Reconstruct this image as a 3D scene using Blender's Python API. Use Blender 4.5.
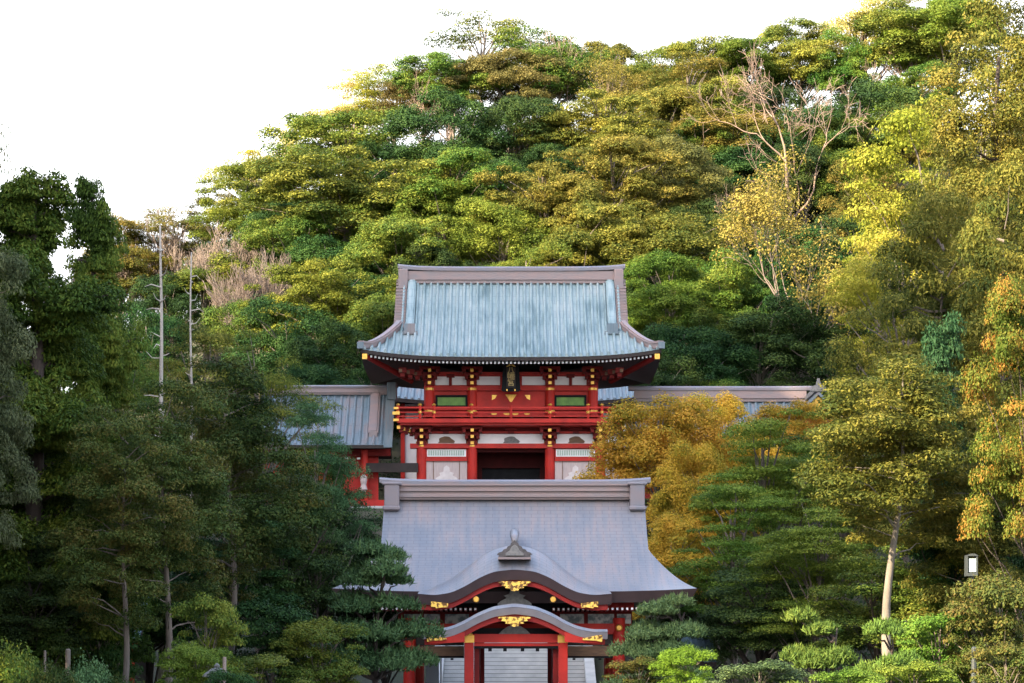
import bpy, math, random
import numpy as np
from mathutils import Vector, Matrix, noise

for o in list(bpy.data.objects):
    bpy.data.objects.remove(o, do_unlink=True)
scene = bpy.context.scene
COL = scene.collection

# ------------------------------------------------------------------ camera
F, CX, HY, EYE = 2400.0, 512.0, 682.0, 1.6
cam = bpy.data.cameras.new('camera')
cam.sensor_width = 36.0
cam.lens = F / 1024 * 36
cam.shift_y = (HY - 341.5) / 1024
cam.clip_start, cam.clip_end = 0.5, 3000
cam_o = bpy.data.objects.new('camera', cam)
cam_o.location = (0, 0, EYE)
cam_o.rotation_euler = (math.radians(90), 0, 0)
COL.objects.link(cam_o)
scene.camera = cam_o

# ------------------------------------------------------------------ light
SUN_EL, SUN_AZ = math.radians(28), math.radians(40)      # azimuth: from the left, this far towards the viewer
sdir = Vector((-math.cos(SUN_AZ) * math.cos(SUN_EL), -math.sin(SUN_AZ) * math.cos(SUN_EL), math.sin(SUN_EL)))
world = bpy.data.worlds.new('World')
scene.world = world
world.use_nodes = True
wn = world.node_tree.nodes
sky = wn.new('ShaderNodeTexSky')
sky.sky_type = 'NISHITA'
sky.sun_disc = False
sky.sun_elevation = SUN_EL
sky.sun_rotation = math.atan2(sdir.x, sdir.y)
sky.air_density, sky.dust_density, sky.ozone_density = 1.0, 3.0, 1.0
bg = wn['Background']
bg.inputs['Strength'].default_value = 0.15
WL = world.node_tree.links
tcw = wn.new('ShaderNodeTexCoord'); spw = wn.new('ShaderNodeSeparateXYZ'); WL.new(tcw.outputs['Generated'], spw.inputs[0])
nzw = wn.new('ShaderNodeTexNoise'); nzw.inputs['Scale'].default_value = 2.5; nzw.inputs['Detail'].default_value = 4
WL.new(tcw.outputs['Generated'], nzw.inputs['Vector'])
mrw = wn.new('ShaderNodeMapRange'); mrw.interpolation_type = 'SMOOTHSTEP'
mrw.inputs['From Min'].default_value = 0.62; mrw.inputs['From Max'].default_value = 0.30
mrw.inputs['To Min'].default_value = 0.15; mrw.inputs['To Max'].default_value = 1.0
adw = wn.new('ShaderNodeMath'); adw.operation = 'MULTIPLY_ADD'; adw.inputs[1].default_value = 0.12
WL.new(nzw.outputs['Fac'], adw.inputs[0]); WL.new(spw.outputs['Z'], adw.inputs[2]); WL.new(adw.outputs[0], mrw.inputs['Value'])
mxw = wn.new('ShaderNodeMix'); mxw.data_type = 'RGBA'            # bright evening haze low in the sky
WL.new(mrw.outputs[0], mxw.inputs['Factor']); WL.new(sky.outputs[0], mxw.inputs['A'])
mxw.inputs['B'].default_value = (2.95, 3.02, 3.10, 1)
WL.new(mxw.outputs['Result'], bg.inputs['Color'])
sun = bpy.data.lights.new('sun', 'SUN')
sun.energy = 3.6
sun.angle = math.radians(0.5)
sun.color = (1.0, 0.80, 0.52)
sun_o = bpy.data.objects.new('sun', sun)
sun_o.rotation_euler = sdir.to_track_quat('Z', 'Y').to_euler()
sun_o.location = sdir * 400
COL.objects.link(sun_o)
scene.view_settings.view_transform = 'Standard'
scene.view_settings.look = 'None'
scene.view_settings.exposure = 2.72
scene.view_settings.gamma = 1.0
scene.cycles.max_bounces = 6
scene.cycles.transparent_max_bounces = 4

# ------------------------------------------------------------------ helpers
def P(px, py, y):
    return Vector(((px - CX) * y / F, y, EYE + (HY - py) * y / F))
def X(px, y): return (px - CX) * y / F
def Z(py, y): return EYE + (HY - py) * y / F

class MB:
    def __init__(s): s.v, s.f = [], []
    def box(s, x0, x1, y0, y1, z0, z1):
        if x0 > x1: x0, x1 = x1, x0
        if z0 > z1: z0, z1 = z1, z0
        i = len(s.v)
        s.v += [(x0,y0,z0),(x1,y0,z0),(x1,y1,z0),(x0,y1,z0),(x0,y0,z1),(x1,y0,z1),(x1,y1,z1),(x0,y1,z1)]
        s.f += [(i,i+3,i+2,i+1),(i+4,i+5,i+6,i+7),(i,i+1,i+5,i+4),(i+1,i+2,i+6,i+5),(i+2,i+3,i+7,i+6),(i+3,i,i+4,i+7)]
        return s
    def pbox(s, px0, px1, py0, py1, yf, yb):
        """box whose front face (at depth yf) covers this part of the photograph"""
        return s.box(X(px0,yf), X(px1,yf), yf, yb, Z(py1,yf), Z(py0,yf))
    def tube(s, pts, rad, n=8, cap=True):
        pts = [Vector(p) for p in pts]
        i0 = len(s.v)
        a = None
        for k, p in enumerate(pts):
            d = (pts[min(k+1,len(pts)-1)] - pts[max(k-1,0)])
            d = d.normalized() if d.length > 1e-9 else Vector((0,0,1))
            if a is None:
                a = d.orthogonal().normalized()
            else:
                a = a - d * a.dot(d)
                a = a.normalized() if a.length > 1e-6 else d.orthogonal().normalized()
            b = d.cross(a)
            r = rad[k] if hasattr(rad, '__len__') else rad
            for j in range(n):
                t = 2*math.pi*j/n
                q = p + (a*math.cos(t) + b*math.sin(t))*r
                s.v.append((q.x,q.y,q.z))
        for k in range(len(pts)-1):
            for j in range(n):
                s.f.append((i0+k*n+j, i0+k*n+(j+1)%n, i0+(k+1)*n+(j+1)%n, i0+(k+1)*n+j))
        if cap:
            s.f.append(tuple(i0+j for j in reversed(range(n))))
            e = i0+(len(pts)-1)*n
            s.f.append(tuple(e+j for j in range(n)))
        return s
    def prism(s, prof, y0, y1):
        """prof: list of (x,z), extruded along y"""
        i = len(s.v); n = len(prof)
        s.v += [(x,y0,z) for x,z in prof] + [(x,y1,z) for x,z in prof]
        s.f.append(tuple(i+k for k in range(n)))
        s.f.append(tuple(i+n+k for k in reversed(range(n))))
        for k in range(n):
            s.f.append((i+k, i+n+k, i+n+(k+1)%n, i+(k+1)%n))
        return s
    def grid(s, fn, nu, nv):
        i = len(s.v)
        for a in range(nu+1):
            for b in range(nv+1):
                s.v.append(tuple(fn(a/nu, b/nv)))
        for a in range(nu):
            for b in range(nv):
                q = i+a*(nv+1)+b
                s.f.append((q, q+1, q+nv+2, q+nv+1))
        return s
    def lathe(s, c, prof, n=12):
        s.tube([Vector(c)+Vector((0,0,z)) for r,z in prof], [r for r,z in prof], n)
        return s
    def build(s, name, mat, parent=None, smooth=False, bevel=0):
        me = bpy.data.meshes.new(name)
        me.from_pydata(s.v, [], s.f)
        me.materials.append(mat)
        if smooth: me.shade_smooth()
        o = bpy.data.objects.new(name, me)
        COL.objects.link(o)
        if parent:
            o.parent = parent
            o.matrix_parent_inverse = Matrix.Translation(-parent_world(parent))
        if bevel:
            m = o.modifiers.new('bevel','BEVEL'); m.width = bevel; m.segments = 2
        return o
def parent_world(o):
    return o.location.copy() if o.type == 'EMPTY' else Vector((0,0,0))
def tag(o, label, cat, group=None, kind=None):
    if label: o['label'] = label
    if cat: o['category'] = cat
    if group: o['group'] = group
    if kind: o['kind'] = kind
    return o
def thing(name, label, cat, loc=(0,0,0), group=None):
    o = bpy.data.objects.new(name, None)
    o.location = loc
    o.empty_display_size = 0.3
    COL.objects.link(o)
    return tag(o, label, cat, group)
def structure(o):
    o['kind'] = 'structure'; return o

# ------------------------------------------------------------------ materials
def new_mat(name):
    m = bpy.data.materials.new(name); m.use_nodes = True
    return m, m.node_tree.nodes, m.node_tree.links
def mat(name, c1, c2=None, rough=0.6, scale=1.5, stretch=(1,1,1), metal=0.0, bump=0.0, bscale=8, spec=0.4, detail=5, contrast=(0.3,0.7)):
    m, N, L = new_mat(name)
    b = N['Principled BSDF']
    b.inputs['Roughness'].default_value = rough
    b.inputs['Metallic'].default_value = metal
    b.inputs['Specular IOR Level'].default_value = spec
    tc = N.new('ShaderNodeTexCoord'); mp = N.new('ShaderNodeMapping')
    mp.inputs['Scale'].default_value = stretch
    L.new(tc.outputs['Object'], mp.inputs['Vector'])
    if c2 is None: c2 = tuple(x*0.7 for x in c1)
    nz = N.new('ShaderNodeTexNoise'); nz.inputs['Scale'].default_value = scale; nz.inputs['Detail'].default_value = detail
    L.new(mp.outputs[0], nz.inputs['Vector'])
    cr = N.new('ShaderNodeValToRGB')
    cr.color_ramp.elements[0].position, cr.color_ramp.elements[1].position = contrast
    cr.color_ramp.elements[0].color = (*c1,1); cr.color_ramp.elements[1].color = (*c2,1)
    L.new(nz.outputs['Fac'], cr.inputs['Fac'])
    L.new(cr.outputs[0], b.inputs['Base Color'])
    if bump:
        n2 = N.new('ShaderNodeTexNoise'); n2.inputs['Scale'].default_value = bscale; n2.inputs['Detail'].default_value = 6
        L.new(mp.outputs[0], n2.inputs['Vector'])
        bp = N.new('ShaderNodeBump'); bp.inputs['Strength'].default_value = bump; bp.inputs['Distance'].default_value = 0.05
        L.new(n2.outputs['Fac'], bp.inputs['Height']); L.new(bp.outputs[0], b.inputs['Normal'])
    return m
def leaf_mat(name, c1, c2, c3=None, trans=0.3, nscale=0.35, rough=0.6, hue=0.06):
    """three leaf tints mixed by patch and by single leaf"""
    m, N, L = new_mat(name)
    b = N['Principled BSDF']; b.inputs['Roughness'].default_value = rough
    b.inputs['Specular IOR Level'].default_value = 0.08
    tc = N.new('ShaderNodeTexCoord'); oi = N.new('ShaderNodeObjectInfo')
    nz = N.new('ShaderNodeTexNoise'); nz.noise_dimensions = '4D'
    nz.inputs['Scale'].default_value = nscale; nz.inputs['Detail'].default_value = 3
    L.new(tc.outputs['Object'], nz.inputs['Vector'])
    mu = N.new('ShaderNodeMath'); mu.operation = 'MULTIPLY'; mu.inputs[1].default_value = 50
    L.new(oi.outputs['Random'], mu.inputs[0]); L.new(mu.outputs[0], nz.inputs['W'])
    ge = N.new('ShaderNodeNewGeometry')
    mx = N.new('ShaderNodeMath'); mx.operation = 'MULTIPLY_ADD'
    L.new(ge.outputs['Random Per Island'], mx.inputs[0]); mx.inputs[1].default_value = 0.5
    sb = N.new('ShaderNodeMath'); sb.operation = 'MULTIPLY_ADD'; sb.inputs[1].default_value = 1.8; sb.inputs[2].default_value = -0.65
    L.new(nz.outputs['Fac'], sb.inputs[0]); L.new(sb.outputs[0], mx.inputs[2])
    cr = N.new('ShaderNodeValToRGB')
    e = cr.color_ramp.elements
    e[0].position, e[0].color = 0.12, (*c1,1)
    e[1].position, e[1].color = 0.88, (*(c3 or c2),1)
    k = e.new(0.5); k.color = (*c2,1)
    L.new(mx.outputs[0], cr.inputs['Fac'])
    hs = N.new('ShaderNodeHueSaturation')
    h = N.new('ShaderNodeMapRange'); h.inputs['To Min'].default_value = 0.5-hue*0.5; h.inputs['To Max'].default_value = 0.5+hue*0.5
    v = N.new('ShaderNodeMapRange'); v.inputs['To Min'].default_value = 0.8; v.inputs['To Max'].default_value = 1.25
    fr = N.new('ShaderNodeMath'); fr.operation = 'FRACT'
    L.new(mu.outputs[0], fr.inputs[0])
    L.new(oi.outputs['Random'], h.inputs['Value']); L.new(fr.outputs[0], v.inputs['Value'])
    L.new(h.outputs[0], hs.inputs['Hue']); L.new(v.outputs[0], hs.inputs['Value'])
    L.new(cr.outputs[0], hs.inputs['Color'])
    L.new(hs.outputs[0], b.inputs['Base Color'])
    tr = N.new('ShaderNodeBsdfTranslucent'); L.new(hs.outputs[0], tr.inputs['Color'])
    ms = N.new('ShaderNodeMixShader'); ms.inputs[0].default_value = trans
    L.new(b.outputs[0], ms.inputs[1]); L.new(tr.outputs[0], ms.inputs[2])
    L.new(ms.outputs[0], N['Material Output'].inputs['Surface'])
    return m

def copper_mat(name, c1, c2, c3, sx, sz, rough=0.45):
    """sheet copper in courses: faint seams, run-off streaks and blotches of patina"""
    m, N, L = new_mat(name)
    b = N['Principled BSDF']; b.inputs['Roughness'].default_value = rough
    b.inputs['Metallic'].default_value = 0.0; b.inputs['Specular IOR Level'].default_value = 0.55
    tc = N.new('ShaderNodeTexCoord')
    def nz(scale, st, detail=5):
        mp = N.new('ShaderNodeMapping'); mp.inputs['Scale'].default_value = st
        L.new(tc.outputs['Object'], mp.inputs['Vector'])
        n = N.new('ShaderNodeTexNoise'); n.inputs['Scale'].default_value = scale; n.inputs['Detail'].default_value = detail
        L.new(mp.outputs[0], n.inputs['Vector']); return n
    n1 = nz(0.45, (1,1,1)); n2 = nz(5.0, (1,0.10,0.10), 8)
    add = N.new('ShaderNodeMath'); add.operation = 'MULTIPLY_ADD'; add.inputs[1].default_value = 0.55
    L.new(n2.outputs['Fac'], add.inputs[0]); 
    sc = N.new('ShaderNodeMath'); sc.operation = 'MULTIPLY'; sc.inputs[1].default_value = 0.5
    L.new(n1.outputs['Fac'], sc.inputs[0]); L.new(sc.outputs[0], add.inputs[2])
    cr = N.new('ShaderNodeValToRGB'); e = cr.color_ramp.elements
    e[0].position, e[0].color = 0.40, (*c1,1); e[1].position, e[1].color = 0.66, (*c3,1)
    k = e.new(0.53); k.color = (*c2,1)
    L.new(add.outputs[0], cr.inputs['Fac'])
    sp = N.new('ShaderNodeSeparateXYZ'); cb = N.new('ShaderNodeCombineXYZ')
    L.new(tc.outputs['Object'], sp.inputs[0]); L.new(sp.outputs['X'], cb.inputs['X']); L.new(sp.outputs['Y'], cb.inputs['Y'])
    br = N.new('ShaderNodeTexBrick'); br.inputs['Scale'].default_value = 1.0
    br.inputs['Brick Width'].default_value = sx; br.inputs['Row Height'].default_value = sz
    br.inputs['Mortar Size'].default_value = 0.02; br.inputs['Mortar Smooth'].default_value = 0.4
    br.inputs['Color1'].default_value = (1,1,1,1); br.inputs['Color2'].default_value = (0.93,0.93,0.94,1); br.inputs['Mortar'].default_value = (0.68,0.68,0.70,1)
    L.new(cb.outputs[0], br.inputs['Vector'])
    mul = N.new('ShaderNodeMix'); mul.data_type = 'RGBA'; mul.blend_type = 'MULTIPLY'; mul.inputs['Factor'].default_value = 0.8
    L.new(cr.outputs[0], mul.inputs['A']); L.new(br.outputs['Color'], mul.inputs['B'])
    L.new(mul.outputs['Result'], b.inputs['Base Color'])
    bp = N.new('ShaderNodeBump'); bp.inputs['Strength'].default_value = 0.25; bp.inputs['Distance'].default_value = 0.03
    L.new(br.outputs['Color'], bp.inputs['Height']); L.new(bp.outputs[0], b.inputs['Normal'])
    return m

M = dict(
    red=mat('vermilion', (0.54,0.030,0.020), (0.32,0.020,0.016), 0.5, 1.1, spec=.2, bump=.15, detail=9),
    darkred=mat('dark_vermilion', (0.20,0.014,0.012), (0.11,0.010,0.010), 0.6, 1.6, spec=.15),  # darker vermilion copy; shade under eaves and inside the porch put into colour
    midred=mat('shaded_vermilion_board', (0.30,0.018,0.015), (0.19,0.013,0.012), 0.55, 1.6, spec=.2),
    carveddark=mat('dark_carved_copper', (0.10,0.085,0.085), (0.05,0.045,0.045), 0.6, 9.0),
    paleboard=mat('pale_carving', (0.66,0.60,0.58), (0.55,0.48,0.47), 0.8, 3.0),
    white=mat('plaster', (0.88,0.85,0.85), (0.80,0.77,0.77), 0.8, 2.0),
    pink=mat('bleached_board', (0.52,0.42,0.40), (0.42,0.34,0.33), 0.8, 3.0, (4,1,0.5)),
    gold=mat('gilt', (0.80,0.47,0.09), (0.55,0.28,0.05), 0.35, 6.0, metal=0.5),
    dullgold=mat('worn_gilt', (0.42,0.31,0.12), (0.28,0.19,0.07), 0.45, 5.0, metal=0.3),
    giltcarve=mat('carved_gilt', (0.85,0.52,0.10), (0.13,0.06,0.02), 0.32, 8.0, metal=0.45, contrast=(.46,.58)),
    black=mat('black_lacquer_and_shade', (0.006,0.006,0.008), (0.012,0.012,0.014), 0.6, 3.0, spec=.1),  # lacquer, and also the black sheets that stand for shade in hollows
    deepred=mat('shade_dark_vermilion', (0.06,0.008,0.008), (0.035,0.006,0.006), 0.7, 2.0, spec=.1),  # red darkened in its colour for the gloom inside the gateway
    snagbark=mat('bleached_dead_wood', (0.40,0.36,0.32), (0.27,0.24,0.21), 0.85, 3.0, (1,1,0.25), bump=0.5),
    dark=mat('dark_timber', (0.035,0.022,0.020), (0.02,0.014,0.013), 0.7, 3.0),
    greenwin=mat('green_lattice', (0.17,0.36,0.06), (0.10,0.24,0.04), 0.5, 3.0),
    palegreen=mat('pale_green_lattice', (0.42,0.50,0.42), (0.34,0.42,0.36), 0.6, 3.0),
    tile=copper_mat('verdigris_tile', (0.115,0.175,0.185), (0.21,0.28,0.29), (0.28,0.33,0.335), 0.9, 0.6, 0.5),
    tile2=copper_mat('grey_blue_tile', (0.085,0.13,0.16), (0.12,0.16,0.19), (0.175,0.155,0.16), 0.9, 0.6, 0.5),
    trim=mat('copper_trim', (0.26,0.18,0.17), (0.20,0.17,0.175), 0.5, 1.2, (1,1,2)),
    copper=copper_mat('aged_copper', (0.140,0.152,0.182), (0.178,0.174,0.192), (0.225,0.186,0.186), 0.55, 0.20, 0.40),
    coppertrim=mat('aged_copper_trim', (0.15,0.155,0.185), (0.20,0.155,0.16), 0.45, 1.0),
    edge=mat('brown_copper_edge', (0.075,0.048,0.050), (0.055,0.036,0.038), 0.5, 2.0),
    edgelight=mat('grey_copper_edge', (0.33,0.31,0.34), (0.26,0.24,0.27), 0.45, 2.0),
    carved=mat('carved_grey', (0.22,0.21,0.20), (0.12,0.12,0.12), 0.7, 9.0),
    carvedwhite=mat('carved_pale_panel', (0.45,0.44,0.42), (0.14,0.17,0.18), 0.7, 5.0, contrast=(0.42,0.60)),
    stone=mat('granite', (0.52,0.51,0.49), (0.38,0.38,0.37), 0.85, 1.6, bump=0.3),
    stonedark=mat('weathered_stone', (0.15,0.15,0.145), (0.09,0.095,0.09), 0.9, 4.0, bump=0.4),
    bark=mat('grey_bark', (0.17,0.14,0.12), (0.09,0.075,0.065), 0.9, 4.0, (1,1,0.25), bump=0.6),
    barkdark=mat('dark_bark', (0.060,0.045,0.040), (0.032,0.026,0.024), 0.95, 3.0, (1,1,0.2), bump=0.6),
    barkpale=mat('pale_bark', (0.19,0.165,0.14), (0.10,0.088,0.075), 0.85, 3.0, (1,1,0.25), bump=0.5),
    twig=mat('pinkish_twigs', (0.29,0.205,0.16), (0.19,0.135,0.105), 0.8, 2.0),
    twiggrey=mat('grey_twigs', (0.23,0.18,0.155), (0.15,0.12,0.105), 0.8, 2.0),
    soil=mat('forest_soil', (0.045,0.035,0.022), (0.03,0.04,0.015), 0.95, 0.6, bump=0.5),
    gravel=mat('pale_gravel', (0.33,0.31,0.28), (0.24,0.23,0.21), 0.95, 3.0, bump=0.4),
    paper=mat('white_paper', (0.8,0.8,0.8), (0.7,0.7,0.72), 0.7, 2.0),
    rope=mat('straw_rope', (0.35,0.27,0.15), (0.25,0.19,0.10), 0.9, 5.0),
    wood=mat('brown_timber', (0.20,0.11,0.06), (0.12,0.07,0.045), 0.7, 3.0, (1,1,4)),
    palewood=mat('pale_post', (0.5,0.46,0.42), (0.4,0.37,0.34), 0.8, 3.0),
    paleblue=mat('pale_blue_paint', (0.50,0.58,0.66), (0.45,0.52,0.60), 0.6, 1.0),
    glass=mat('milky_glass', (0.30,0.37,0.39), (0.25,0.32,0.34), 0.3, 1.0),
    iron=mat('dark_iron', (0.04,0.05,0.05), (0.03,0.035,0.035), 0.5, 2.0),
    roofblue=mat('blue_grey_roof', (0.22,0.32,0.38), (0.16,0.24,0.30), 0.5, 1.2),
)
LM = dict(
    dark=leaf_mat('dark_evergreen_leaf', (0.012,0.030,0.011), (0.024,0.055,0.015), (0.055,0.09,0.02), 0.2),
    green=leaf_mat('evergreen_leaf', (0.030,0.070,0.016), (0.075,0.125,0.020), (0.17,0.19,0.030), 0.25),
    olive=leaf_mat('olive_leaf', (0.050,0.075,0.018), (0.13,0.135,0.024), (0.25,0.215,0.042), 0.3),
    khaki=leaf_mat('khaki_leaf', (0.055,0.060,0.020), (0.115,0.105,0.032), (0.20,0.165,0.055), 0.3),
    lime=leaf_mat('lime_leaf', (0.045,0.085,0.015), (0.105,0.155,0.022), (0.22,0.26,0.04), 0.35),
    yellow=leaf_mat('yellow_green_leaf', (0.15,0.20,0.022), (0.27,0.30,0.035), (0.38,0.36,0.06), 0.4),
    pale=leaf_mat('pale_new_leaf', (0.30,0.29,0.08), (0.40,0.37,0.11), (0.46,0.42,0.16), 0.4),
    goldmute=leaf_mat('muted_gold_leaf', (0.12,0.105,0.028), (0.20,0.145,0.036), (0.27,0.19,0.055), 0.3, 0.5),
    gold=leaf_mat('golden_leaf', (0.20,0.19,0.025), (0.46,0.30,0.032), (0.60,0.33,0.05), 0.3, 0.5, hue=.015),
    orange=leaf_mat('orange_leaf', (0.05,0.09,0.014), (0.11,0.125,0.020), (0.30,0.145,0.03), 0.3, 0.45, hue=.01),
    brown=leaf_mat('bronze_cypress_leaf', (0.022,0.043,0.012), (0.048,0.072,0.016), (0.105,0.088,0.022), 0.2),
    cedar=leaf_mat('cedar_leaf', (0.024,0.045,0.010), (0.060,0.098,0.015), (0.14,0.16,0.025), 0.25),
    fresh=leaf_mat('fresh_green_leaf', (0.06,0.13,0.015), (0.10,0.20,0.02), (0.15,0.25,0.032), 0.4),
    maple=leaf_mat('soft_green_leaf', (0.050,0.095,0.015), (0.115,0.175,0.023), (0.20,0.245,0.040), 0.3),
    grey=leaf_mat('grey_green_leaf', (0.045,0.06,0.025), (0.085,0.10,0.045), (0.15,0.16,0.08), 0.3),
    pine=leaf_mat('pine_needle', (0.042,0.085,0.034), (0.080,0.135,0.052), (0.13,0.19,0.07), 0.15),
    pinelit=leaf_mat('light_pine_needle', (0.045,0.085,0.02), (0.08,0.13,0.026), (0.14,0.185,0.035), 0.2),
    juniper=leaf_mat('juniper_needle', (0.014,0.045,0.020), (0.024,0.068,0.028), (0.04,0.085,0.034), 0.15),
)

# ------------------------------------------------------------------ terrain
def sst(a, b, t):
    t = np.clip((t-a)/(b-a), 0, 1); return t*t*(3-2*t)
RX = [-120,-60,-45,-34,-22,-9,0,14,36,60,120]
RZ = [22,27,33,40,49,58,60,58,59,62,62]
def ground(x, y):
    x = np.asarray(x, float); y = np.asarray(y, float)
    z = 12.3*np.clip((y-112)/34.0, 0, 1)
    z = z*(1-0) + 0.0
    ridge = np.interp(x, RX, RZ)
    t = np.clip((y-166)/(255-166.0), 0, 1)
    z = z + (ridge-12.3)*(0.8*t+0.2*t*t*(3-2*t))
    z = z - 0.12*np.clip(y-262, 0, 400)
    # unseen spur west of the precinct, added and shaped to shade the buildings
    z = z + 79*sst(-46, -68, x)*sst(12, 36, y)*(1-sst(106, 152, y))
    # east bank
    z = z + 5*sst(24, 44, x)*sst(60, 110, y)*(1-sst(150, 180, y))
    return z
def gz(x, y): return float(ground(x, y))

xs = np.concatenate([np.linspace(-600,-130,10), np.linspace(-125,125,126), np.linspace(130,600,10)])
ys = np.concatenate([np.linspace(-300,-40,8), np.linspace(-30,330,181), np.linspace(340,700,10)])
gx, gy = np.meshgrid(xs, ys, indexing='ij')
gzv = np.maximum(ground(gx, gy), -3)
rs = np.random.RandomState(5)
bumpy = np.where((gy>150)|(np.abs(gx)>12), rs.uniform(-.25,.25,gx.shape), 0)
bumpy = np.where(np.abs(gx)<7, 0, bumpy)
gzv = gzv + bumpy - 0.02
nx, ny = gx.shape
verts = np.stack([gx,gy,gzv],-1).reshape(-1,3)
ii = (np.arange(nx-1)[:,None]*ny + np.arange(ny-1)[None,:]).reshape(-1)
faces = np.stack([ii, ii+ny, ii+ny+1, ii+1],-1)
def np_mesh(name, verts, faces, material):
    me = bpy.data.meshes.new(name)
    nv, nf, k = len(verts), len(faces), faces.shape[1]
    me.vertices.add(nv); me.vertices.foreach_set('co', verts.astype(np.float32).ravel())
    me.loops.add(nf*k); me.loops.foreach_set('vertex_index', faces.astype(np.int32).ravel())
    me.polygons.add(nf); me.polygons.foreach_set('loop_start', np.arange(0,nf*k,k,dtype=np.int32))
    me.update(calc_edges=True)
    me.materials.append(material)
    return me
me = np_mesh('ground', verts, faces, M['soil'])
g = bpy.data.objects.new('ground', me); COL.objects.link(g); structure(g)
mb = MB(); mb.box(-7,7,-20,112,-0.2,0.004)
structure(mb.build('path', M['gravel']))
mb = MB(); mb.box(-42,42,-60,46,-0.2,0.0)
structure(mb.build('plaza', M['gravel']))

# ------------------------------------------------------------------ roofs
def irimoya(parent, cx, yr, D, Wg, We, zr, ze, tb, c, lift, m_roof, rib=None, m_edge=None, thick=0.3, kind='roof', edge_slope=0.0):
    H = zr-ze
    def drop(s): return s + c*s*(1-s)
    def wf(s): return Wg if s <= tb else Wg+(We-Wg)*((s-tb)/(1-tb))
    def zz(x, s):
        return zr - H*drop(s) + lift*min(1.2,abs(x-cx)/We)**3.5*max(0,(s-tb)/(1-tb))**2
    r = MB()
    for sg in (-1, 1):
        def front(a, b):
            x = cx+(2*a-1)*wf(b); return (x, yr+sg*D*b, zz(x,b))
        r.grid(front, 48, 26)
        def side(a, b):
            s = tb+(1-tb)*b; x = cx+sg*wf(s); y = yr+(2*a-1)*D*s
            z = zr-H*drop(s) + lift*max(0,(s-tb)/(1-tb))**2*(abs(2*a-1)**3.5)*(wf(s)/We)**3.5
            return (x, y, z)
        r.grid(side, 24, 14)
    if rib:
        w, h, sp = rib
        n = int(We/sp)
        for k in range(-n, n+1):
            x = k*sp
            if abs(x) > We-0.12: continue
            s0 = 0.0 if abs(x) <= Wg else tb+(1-tb)*(abs(x)-Wg)/(We-Wg)
            if s0 > 0.97: continue
            i = len(r.v); m = 12
            for q in range(m+1):
                s = s0+(1-s0)*q/m
                yy = yr-D*s; zq = zz(cx+x, s)
                for dx, dz in ((-w/2,-0.01),(-w/3.2,h*.75),(0,h),(w/3.2,h*.75),(w/2,-0.01)):
                    r.v.append((cx+x+dx, yy-(0.05 if q==m else 0), zq+dz))
            for q in range(m):
                for j in range(4):
                    a = i+q*5+j; r.f.append((a, a+1, a+6, a+5))
            e = i+m*5; r.f.append((e,e+1,e+2,e+3,e+4))
    roof = r.build(kind, m_roof, parent, smooth=False)
    # smooth the big sheets when there are no ribs
    if not rib: roof.data.shade_smooth()
    # thick eave edge all round, and its underside
    e = MB()
    def per(k, n=40):
        pts = []
        for sg, rev in ((-1,0),(1,1)):
            pass
        return pts
    loop = []
    n = 40
    for k in range(n): x = cx-We+2*We*k/n; loop.append((x, yr-D))
    for k in range(n): y = yr-D+2*D*k/n; loop.append((cx+We, y))
    for k in range(n): x = cx+We-2*We*k/n; loop.append((x, yr+D))
    for k in range(n): y = yr+D-2*D*k/n; loop.append((cx-We, y))
    def lz(x, y): return ze + lift*(abs(x-cx)/We)**3.5*(abs(y-yr)/D)**3.5
    i = len(e.v); m = len(loop)
    for (x,y) in loop:
        z = lz(x,y)
        ox, oy = (x-cx)/We, (y-yr)/D
        e.v.append((x+0.012*ox, y+0.012*oy, z+0.01))
        e.v.append((cx+(x-cx)*(1-edge_slope/We), yr+(y-yr)*(1-edge_slope/D), z-thick))
        e.v.append((cx+(x-cx)*0.55, yr+(y-yr)*0.5, z-thick+0.8-lift*0.2))
    for k in range(m):
        a, b2 = i+3*k, i+3*((k+1)%m)
        e.f.append((a, a+1, b2+1, b2)); e.f.append((a+1, a+2, b2+2, b2+1))
    e.build('eave', m_edge or M['dark'], parent)
    return zz, wf, lz

def slope_ridge(parent, name, pts, w, h, m, tip=0.0):
    """a raised tile ridge along pts: stepped box section following the slope"""
    b = MB()
    pts = [Vector(p) for p in pts]
    for (ww, z0, z1) in ((w, -0.05, h*.62), (w*1.25, h*.62, h*.75), (w*.8, h*.75, h)):
        i = len(b.v)
        for k, p in enumerate(pts):
            d = pts[min(k+1,len(pts)-1)]-pts[max(0,k-1)]
            s = Vector((d.y, -d.x, 0))
            s = s.normalized()*ww/2
            up = tip*max(0,(k/(len(pts)-1)-0.75)/0.25)**2
            for q in ((p-s, z0),(p-s, z1),(p+s, z1),(p+s, z0)):
                b.v.append((q[0].x, q[0].y, q[0].z+q[1]+up))
        for k in range(len(pts)-1):
            for j in range(4):
                a = i+4*k+j; c = i+4*k+(j+1)%4
                b.f.append((a, c, c+4, a+4))
        b.f.append((i,i+1,i+2,i+3)); e = i+4*(len(pts)-1); b.f.append((e+3,e+2,e+1,e))
    return b.build(name, m, parent)

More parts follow.
